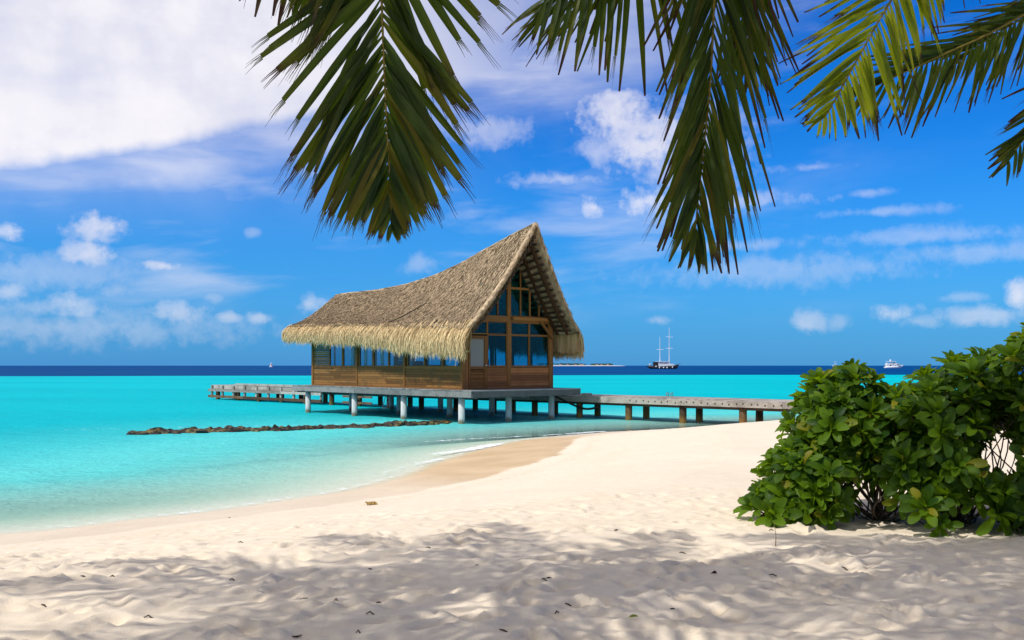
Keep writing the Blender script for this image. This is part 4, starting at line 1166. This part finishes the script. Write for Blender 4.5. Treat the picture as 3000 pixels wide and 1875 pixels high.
# ------------------------------------------------------------------ shrub
def shrub_leaf_mesh(seed):
    r_ = random.Random(seed); n = 6; v = []; f = []
    W = [0.07, 0.15, 0.27, 0.40, 0.50, 0.48, 0.24]; curl = r_.uniform(-0.10, 0.22)
    for i in range(n + 1):
        t = i / n; w = W[i] * 0.80; z = 0.10 * math.sin(math.pi * t) - curl * t * t
        wav = 0.03 * math.sin(t * 9 + seed)
        v += [(t, -w, z + 0.22 * w + wav), (t, 0, z), (t, w, z + 0.22 * w - wav)]
    for i in range(n):
        b = i * 3; f += [(b, b + 3, b + 4, b + 1), (b + 1, b + 4, b + 5, b + 2)]
    me = MB().add(v, f).mesh('leaf', True)
    a = me.attributes.new('rnd', 'FLOAT', 'POINT'); a.data.foreach_set('value', np.zeros(len(v), np.float32))
    me.materials.append(M['shrub_leaf']); return me
SL = [shrub_leaf_mesh(s) for s in range(5)]
SL_NP = [(np.array([p.co[:] for p in m.vertices]), np.array([p.vertices[:] for p in m.polygons])) for m in SL]
SB = Vector((4.3, 9.7, 0)); SB.z = hz(SB.x, SB.y)
SHR = empty('coastal_shrub', SB)
tag(SHR, 'broad leafy green shrub growing on the sand at the right edge', 'shrub')
LOBES = [((2.78, 9.55, 0.90), (0.30, 0.42, 0.20), 22), ((3.05, 9.7, 1.10), (0.34, 0.60, 0.42), 50), ((3.36, 9.95, 1.48), (0.34, 0.60, 0.66), 70), ((3.62, 10.0, 1.70), (0.30, 0.5, 0.60), 40),
         ((4.25, 9.55, 1.42), (0.70, 0.90, 0.72), 125), ((4.6, 9.6, 1.75), (0.5, 0.8, 0.62), 50), ((5.25, 9.3, 1.62), (0.75, 0.95, 0.98), 120), ((6.3, 9.3, 1.5), (0.8, 1.0, 0.95), 60), ((4.2, 8.95, 1.00), (0.6, 0.3, 0.34), 18), ((5.15, 8.5, 0.95), (0.45, 0.35, 0.30), 24)]
srnd = random.Random(12)
ROS = []
ROOTS = [Vector((3.1, 9.8, 0.72)), Vector((3.8, 9.7, 0.7)), Vector((4.5, 9.5, 0.7)), Vector((5.2, 9.2, 0.7)), Vector((6.1, 9.3, 0.7))]
for (c, r, n) in LOBES:
    c = Vector(c); made = 0; tries = 0
    while made < n and tries < n * 30:
        tries += 1
        d = Vector((srnd.gauss(0, 1), srnd.gauss(0, 1), srnd.gauss(0, 1))).normalized()
        if d.z < -0.45: continue
        k = srnd.uniform(0.72, 1.05) if srnd.random() < 0.8 else srnd.uniform(0.4, 0.72)
        p = c + Vector((d.x * r[0], d.y * r[1], d.z * r[2])) * k
        if p.z < hz(p.x, p.y) + 0.10: continue
        if any((p - q).length < 0.13 for q, _ in ROS): continue
        # two openings where branches and the sand behind show
        px = CX + FPX * p.x / p.y; py = HOR - FPX * (p.z - EYE) / p.y
        if ((px - 2910) / 98) ** 2 + ((py - 1345) / 84) ** 2 < 1 or ((px - 2545) / 110) ** 2 + ((py - 1505) / 40) ** 2 < 1: continue
        ax = (d * 0.8 + Vector((0, -0.25, 0.55)) + Vector((srnd.gauss(0, .2), srnd.gauss(0, .2), srnd.gauss(0, .2)))).normalized()
        ROS.append((p, ax)); made += 1
leaves = []
for (p, ax) in ROS:
    ref = Vector((1, 0, 0)) if abs(ax.x) < 0.8 else Vector((0, 1, 0))
    e1 = ax.cross(ref).normalized(); e2 = ax.cross(e1)
    n = srnd.randint(13, 18); size = srnd.uniform(0.18, 0.26)
    for i in range(n):
        q = i / n; th = i * 2.39996 + srnd.uniform(-.2, .2)
        tilt = R(8 + 66 * q ** 0.9 + srnd.gauss(0, 7))              # outer leaves spread flat, inner ones stand up
        rad = e1 * math.cos(th) + e2 * math.sin(th)
        d = (rad * math.cos(tilt) + ax * math.sin(tilt) + Vector((0, 0, -0.10))).normalized()
        nn = (ax * math.cos(tilt) - rad * math.sin(tilt)); nn = (nn - d * nn.dot(d)).normalized(); w = nn.cross(d)
        L = size * (1.08 - 0.45 * q) * srnd.uniform(0.85, 1.12); W = L * srnd.uniform(0.42, 0.52)
        m = Matrix.Identity(4); o = p + ax * (0.02 * q) + rad * 0.012
        for k in range(3): m[k][0] = d[k] * L; m[k][1] = w[k] * W; m[k][2] = nn[k] * L; m[k][3] = o[k] - SB[k]
        vis = -o.y * 1.0 + 0.9 * (-nn.y) * (1 if nn.y < 0 else 0) + 0.2 * o.z - (3 if o.x > 5.1 else 0)
        leaves.append((vis, m, srnd.randrange(5)))
leaves.sort(key=lambda t: -t[0])
for _, m, j in leaves[:300]: link('leaf', SL[j], SHR, None, mw=m)
vs, fs, rs = [], [], []; b = 0
for _, m, j in leaves[300:]:
    v, f = SL_NP[j]; mm = np.array(m)
    vs.append(v @ mm[:3, :3].T + mm[:3, 3]); fs.append(f + b); rs.append(np.full(len(v), srnd.random())); b += len(v)
tag(link('foliage', np_mesh('foliage', np.concatenate(vs), np.concatenate(fs), {'rnd': np.concatenate(rs)}, True), SHR, M['shrub_leaf']), kind='stuff')
brm = MB()
for i, (p, ax) in enumerate(ROS):
    if i % 9 in (1, 3, 5, 6, 8): continue
    rt = min(ROOTS, key=lambda q: (q - p).length + srnd.uniform(0, 0.5))
    rt = Vector((rt.x + srnd.uniform(-.12, .12), rt.y + srnd.uniform(-.12, .12), hz(rt.x, rt.y) - 0.03))
    mid = rt.lerp(p, 0.5) + Vector((srnd.uniform(-.25, .25), srnd.uniform(-.2, .2), srnd.uniform(-0.28, 0.08)))
    mid.z = max(mid.z, rt.z + 0.08)
    pts = catmull3([rt - SB, mid - SB, p - ax * 0.10 - SB, p - SB], 4)
    th = 0.018 if i % 6 == 0 else 0.009
    brm.tube(pts, [th * (1 - 0.55 * k / (len(pts) - 1)) for k in range(len(pts))], 5)
tag(brm.build('branch_tangle', M['bark'], SHR, True), kind='stuff')

# ------------------------------------------------------------------ boats
def boat_root(name, px, Y, rz, label, cat): 
    t = empty(name, ((px - CX) / FPX * Y, Y, 0), rz); return tag(t, label, cat)
def hull(profile, keel, beam, n=9):
    """profile: (x, z of the sheer, z of the bottom, share of the beam); stations lofted side to side"""
    v = []; f = []; k = 7
    for (x, zs, zb, w) in profile:
        for j in range(k):
            a = math.pi * j / (k - 1)
            y = -math.cos(a) * beam / 2 * w
            z = zb + (zs - zb) * (1 - math.sin(a) ** 0.7)
            v.append((x, y, z))
    for i in range(len(profile) - 1):
        for j in range(k - 1): f.append((i * k + j, (i + 1) * k + j, (i + 1) * k + j + 1, i * k + j + 1))
        f.append((i * k, i * k + k - 1, (i + 1) * k + k - 1, (i + 1) * k))
    f += [tuple(range(k)), tuple(range((len(profile) - 1) * k, len(profile) * k))[::-1]]
    return MB().add(v, f)
sc_ = boat_root('schooner', 1940.4, 666, 0.0, 'two masted schooner with dark hull and bare white masts anchored offshore', 'sailing ship')
prof = [(-10.9, 2.35, 1.5, .55), (-9.0, 2.1, 0.2, .8), (-6, 1.9, -0.6, .95), (-1, 1.75, -0.9, 1), (4, 1.95, -0.9, .9), (8, 2.5, -0.6, .55), (10.2, 3.0, 0.0, .22), (11.6, 3.35, 2.4, .03)]
part(hull(prof, 0, 6.2), 'hull', 'hull_dark', sc_, True)
part(hull([(x, zs + 0.02, zs - 0.75, w * 1.02) for x, zs, zb, w in prof], 0, 6.2), 'wale', 'hull_brown', sc_, True)
dh = part(MB().prism([(-3.1, -2.1, 1.8), (8.4, -2.1, 2.4), (8.0, -2.1, 3.3), (5.1, -2.1, 3.7), (4.4, -2.1, 5.0), (-3.1, -2.1, 5.0)], (0, 4.2, 0)), 'deckhouse', 'white_paint', sc_)
for k in range(7): part(MB().prism([(-2.3 + k * .93, -2.13, 3.75), (-1.55 + k * .93, -2.13, 3.75), (-1.65 + k * .93, -2.13, 4.45), (-2.2 + k * .93, -2.13, 4.45)], (0, 0.02, 0)), 'window', 'dark_glass', dh)
part(MB().prism([(-5.0, -2.4, 5.05), (4.9, -2.4, 5.05), (4.3, -2.4, 5.35), (-1, -2.4, 5.45), (-4.8, -2.4, 5.3)], (0, 4.8, 0)), 'coach_roof', 'white_paint', sc_)
part(MB().box(-6.4, -3.12, -1.9, 1.9, 2.0, 4.9), 'cockpit_shelter', 'hull_dark', sc_)
part(MB().prism([(-8.4, -2.2, 4.95), (-5.02, -2.2, 5.1), (-5.02, -2.2, 5.2), (-8.4, -2.2, 5.05)], (0, 4.4, 0)), 'awning', 'awning', sc_)
part(MB().tube([(-9.4, 0, 2.9), (-8.8, 0, 3.2), (-7.9, 0, 3.0)], [0.4, 0.55, 0.4], 10), 'dinghy', 'white_paint', sc_, True)
for x, top, sp in ((4.9, 29.3, (22.6, 14.6)), (-1.7, 22.4, (13.7,))):
    ms = part(MB().tube([(x, 0, 2.0), (x, 0, top)], [0.30, 0.17], 10), 'mast', 'white_paint', sc_)
    for z in sp: part(MB().tube([(x - 2.4, 0.8, z + 0.12), (x + 2.4, -0.8, z - 0.12)], 0.14, 6), 'spreader', 'white_paint', ms)
part(MB().tube([(10.6, 0, 3.0), (13.4, 0, 4.15)], [0.16, 0.09], 8), 'bowsprit', 'hull_brown', sc_)
fmesh = MB().tube([(0, 0, -.6), (0, 0, -.4), (0, 0, 0), (0, 0, .4), (0, 0, .6)], [.12, .38, .45, .38, .12], 10).mesh('fender', True)
for x, z in ((-4.9, 1.7), (-2.5, 0.9), (0.4, 0.9), (2.9, 0.85), (6.8, 1.2)): link('fender', fmesh, sc_, M['white_paint'], (x, -3.15 if x < 5 else -2.6, z))

yt = boat_root('motor_yacht', 2616.7, 807, 0.0, 'white motor yacht with flybridge on the horizon above the shrub', 'yacht')
part(hull([(-7.4, 1.3, -0.4, .9), (-5, 1.5, -0.5, 1), (0, 1.9, -0.5, 1), (4, 2.3, -0.4, .75), (7, 2.7, 0.3, .35), (9.2, 2.95, 2.2, .04)], 0, 4.6), 'hull', 'white_paint', yt, True)
sh = part(MB().prism([(-6.0, -1.9, 1.4), (6.6, -1.9, 2.3), (4.6, -1.9, 3.7), (2.6, -1.9, 4.3), (-5.6, -1.9, 4.2), (-6.4, -1.9, 3.3)], (0, 3.8, 0)), 'cabin', 'white_paint', yt)
for poly in ([(-3.7, 2.0), (-2.3, 2.0), (-2.3, 3.0), (-3.7, 3.0)], [(0.4, 1.9), (2.0, 2.1), (2.2, 2.6), (0.6, 2.4)], [(2.7, 2.75), (5.4, 2.75), (4.4, 3.5), (2.7, 3.55)], [(-1.9, 2.6), (0.1, 2.6), (0.1, 3.0), (-1.9, 3.0)]):
    part(MB().prism([(x, -1.93, z) for x, z in poly], (0, 0.02, 0)), 'window', 'dark_glass', sh)
part(MB().box(-5.8, 2.1, -1.7, 1.7, 5.6, 6.05), 'flybridge_roof', 'white_paint', yt)
for x in (-5.3, -1.6, 1.4):
    for y in (-1.5, 1.5): part(MB().bar((x, y, 4.1), (x + 0.2, y, 5.62), 0.14, 0.14), 'pillar', 'white_paint', yt)
part(MB().prism([(-1.6, -1.5, 4.25), (1.6, -1.5, 4.3), (1.0, -1.5, 5.0), (-1.2, -1.5, 5.0)], (0, 3.0, 0)), 'windscreen', 'dark_glass', yt)
part(MB().tube([(-2.4, 0, 6.05), (-2.4, 0, 6.7), (-2.4, 0, 7.2), (-2.4, 0, 7.5)], [0.35, 0.75, 0.7, 0.2], 12), 'radar_dome', 'white_paint', yt, True)

kt = boat_root('ketch', 2446.5, 2900, R(15), 'tiny pale two masted boat far out on the horizon', 'sailing boat')
part(hull([(-10, 2.2, 0.5, .7), (-5, 2.0, -0.5, 1), (4, 2.3, -0.5, .9), (8, 3.0, 0, .4), (10.5, 3.6, 2.5, .04)], 0, 5.5), 'hull', 'white_paint', kt, True)
part(MB().box(-5, 4.5, -2, 2, 2.2, 3.6), 'cabin', 'dark_glass', kt)
part(MB().box(-6, 5, -2.3, 2.3, 3.65, 4.6), 'coach_roof', 'white_paint', kt)
for x, z in ((-1.5, 15.5), (3.2, 16.5)): part(MB().tube([(x, 0, 4.5), (x, 0, z)], 0.38, 8), 'mast', 'white_paint', kt)

sd = boat_root('sailing_dinghy', 794, 1500, R(-20), 'tiny catamaran with white and red striped sail left of the hut', 'sailing boat')
for y in (-1.1, 1.1): part(hull([(-2.8, .7, 0, .6), (0, .7, -.15, 1), (2.4, .8, 0, .7), (3.4, .95, .8, .05)], 0, .6).add([], []), 'hull', 'white_paint', sd, True)
for i, o in enumerate([c for c in sd.children]): o.location.y = (-1.1, 1.1)[i]
part(MB().box(-1.6, 1.4, -1.1, 1.1, .62, .72), 'trampoline', 'black', sd)
part(MB().tube([(0.6, 0, .7), (0.3, 0, 8.2)], [.07, .05], 8), 'mast', 'metal', sd)
for z0, z1, mt in ((1.2, 3.3, 'sail'), (3.302, 4.3, 'sail_red'), (4.302, 8.1, 'sail')):
    def xb(z): return -2.5 + 2.6 * ((z - 1.2) / 6.9) ** 1.4
    zs = np.linspace(z0, z1, 4)
    poly = [(0.55 - 0.035 * z, 0, z) for z in zs] + [(xb(z), 0.25, z) for z in zs[::-1]]
    part(MB().prism(poly, (0, 0.03, 0)), 'sail_panel', mt, sd)
part(MB().prism([(3.0, 0, 1.0), (0.75, 0, 1.1), (0.45, 0, 6.3)], (0, 0.03, 0)), 'jib', 'sail_red', sd)

# ------------------------------------------------------------------ far island
IY = 6000.0
ix = lambda px: (px - CX) / FPX * IY
xs = np.linspace(ix(1560), ix(1835), 90); yy = np.linspace(-110, 110, 14)
XX, YY = np.meshgrid(xs, yy)
e = np.clip(1 - np.abs((XX - xs.mean()) / (xs[-1] - xs[0]) * 2) ** 6, 0, 1) * np.clip(1 - (YY / 110) ** 2, 0, 1)
ZZ = -1.5 + 4.6 * np.sqrt(e) + 0.8 * fbm(XX * 0.02, YY * 0.02, 3, 3)
ii = np.arange(XX.size).reshape(XX.shape)
q = np.stack([ii[:-1, :-1], ii[:-1, 1:], ii[1:, 1:], ii[1:, :-1]], -1).reshape(-1, 4)
tag(link('island', np_mesh('island', np.stack([XX, YY + IY, ZZ], -1).reshape(-1, 3), q, None, True), None, simple('island sand', (0.70, 0.62, 0.52), 0.9, 0.1)), kind='structure')
vs, fs, rs = [], [], []; b = 0; irnd = random.Random(3)
for k in range(420):
    px = irnd.choice([irnd.uniform(1575, 1700), irnd.uniform(1640, 1715), irnd.uniform(1733, 1792), irnd.uniform(1733, 1792)])
    h = irnd.uniform(9, 17) * (0.8 if px > 1700 else 1.0); cxx, cyy = ix(px), IY + irnd.uniform(-60, 60)
    for j in range(10):
        a = irnd.uniform(0, 6.28); el_ = irnd.uniform(-0.5, 0.7); L = irnd.uniform(3.5, 7)
        d = np.array([math.cos(a) * math.cos(el_), math.sin(a) * math.cos(el_), math.sin(el_)]) * L
        p = np.array([cxx, cyy, 2.0 + h * irnd.uniform(0.45, 1.0)]); w = np.array([irnd.uniform(-1, 1), irnd.uniform(-1, 1), irnd.uniform(0.5, 1.5)]) * 1.4
        vs += [p - w * .5, p + w * .5, p + d + w * .3, p + d - w * .4]; fs.append([b, b + 1, b + 2, b + 3]); b += 4
tag(link('island_wood', np_mesh('island_wood', np.array(vs), np.array(fs), {'rnd': np.repeat([irnd.random() for _ in fs], 4)}), None,
    m_leaf('far foliage', (0.02, 0.06, 0.03), (0.05, 0.11, 0.05), (0.06, 0.1, 0.04), 0.1, 0.2, (0.05, 0.10, 0.03))),
    'dark green wood of palms on the far low island', 'trees', kind='stuff')
for k, px in enumerate((1640, 1661, 1684, 1698, 1704, 1746, 1759, 1777)):
    t = empty('cottage', (ix(px), IY - 75, 2.2)); w = irnd.uniform(6, 9)
    tag(t, 'tiny pale cottage with reddish roof on the far island shore', 'cottage', 'cottages on the far island')
    part(MB().box(-w, w, -4, 4, -1.5, 3.2), 'wall', 'cottage_wall', t)
    part(MB().prism([(-w - 1.5, -5, 3.21), (w + 1.5, -5, 3.21), (w * 0.4, 0, 8.0), (-w * 0.4, 0, 8.0)], (0, 0.3, 0)).prism([(-w - 1.5, 5, 3.21), (w + 1.5, 5, 3.21), (w * 0.4, 0.4, 8.0), (-w * 0.4, 0.4, 8.0)], (0, 0.3, 0)), 'roof', 'roof_red', t)

# ------------------------------------------------------------------ litter on the sand
def on_sand(px, py):
    z = 0.75
    for _ in range(8):
        p = on_ground(px, py, z); z = hz(p.x, p.y)
    return Vector((p.x, p.y, z))
trnd = random.Random(9)
TW = [(245, 1682), (330, 1690), (705, 1590), (1255, 1607), (1398, 1660), (1085, 1668), (680, 1700), (435, 1810), (985, 1760), (890, 1762), (1110, 1756), (1085, 1800), (2000, 1621), (1595, 1700), (2265, 1687),
      (1632, 1795), (1970, 1793), (1665, 1762), (2965, 1708), (1930, 1690), (2475, 1665), (130, 1778), (1475, 1850), (870, 1848), (1805, 1552), (672, 1515), (2260, 1555), (1050, 1855)]
for k, (px, py) in enumerate(TW):
    p = on_sand(px, py); L = trnd.uniform(0.012, 0.034); a = trnd.uniform(-0.6, 0.9)
    d = Vector((math.cos(a), math.sin(a), 0)) * L
    q = [p - d, p + Vector((0, 0, trnd.uniform(.004, .02))), p + d * 0.6, p + d]
    for v_ in q: v_.z = max(v_.z, hz(v_.x, v_.y) + 0.003)
    mb = MB().tube([v_ - p for v_ in q], [0.003, 0.005, 0.004, 0.002], 6)
    o = mb.build('twig', M['twig'], None, True, p)
    tag(o, 'small dark dry twig lying on the foreground sand', 'twig', 'twigs scattered on the sand')
def litter_leaf(name, px, py, L, mat, label, cat, rz, rx=0.3):
    p = on_sand(px, py) + Vector((0, 0, 0.012))
    me = SL[1].copy(); me.materials.clear(); me.materials.append(M[mat])
    o = link(name, me); o.matrix_local = Matrix.Translation(p) @ Matrix.Rotation(rz, 4, 'Z') @ Matrix.Rotation(rx, 4, 'X') @ Matrix.Diagonal((L, L * 0.6, L, 1))
    tag(o, label, cat)
litter_leaf('fallen_leaf', 1838, 1825, 0.07, 'green_leaf', 'small yellow green leaf fallen on the sand at the bottom middle', 'leaf', 0.3)
litter_leaf('dead_leaf', 2790, 1568, 0.18, 'dead_leaf', 'brown dead leaf on the sand under the shrub', 'leaf', 2.9)
litter_leaf('husk', 1596, 1701, 0.05, 'twig', 'small dark oval seed husk on the shaded sand', 'husk', 0.2)
litter_leaf('bark_chip', 2082, 1685, 0.06, 'twig', 'dark curled bark chip on the sand right of the middle', 'bark chip', 0.6, 0.8)
p = on_sand(1090, 1478); mb = MB()
for k in range(40):
    a = trnd.uniform(0, 6.28); r = trnd.uniform(0, .05); q = Vector((r * math.cos(a) * 1.3, r * math.sin(a), 0)); d = Vector((trnd.uniform(-.06, .06), trnd.uniform(-.06, .06), trnd.uniform(.0, .035)))
    mb.tube([q, q + d * .5 + Vector((0, 0, .03)), q + d], [.01, .012, .004], 5)
tag(mb.build('seaweed_clump', M['weed'], None, True, p), 'small golden clump of dry seaweed near the edge of the wet sand', 'seaweed')
p = on_sand(2272, 1600)
tag(MB().tube([(0, 0, 0), (0.005, 0, .08), (-0.006, 0, .17), (-0.01, 0, .22)], [.004, .003, .002, .001], 5).build('grass_stalk', M['dead_leaf'], None, True, p), 'thin upright dry stalk in the lit sand before the shrub', 'stalk')
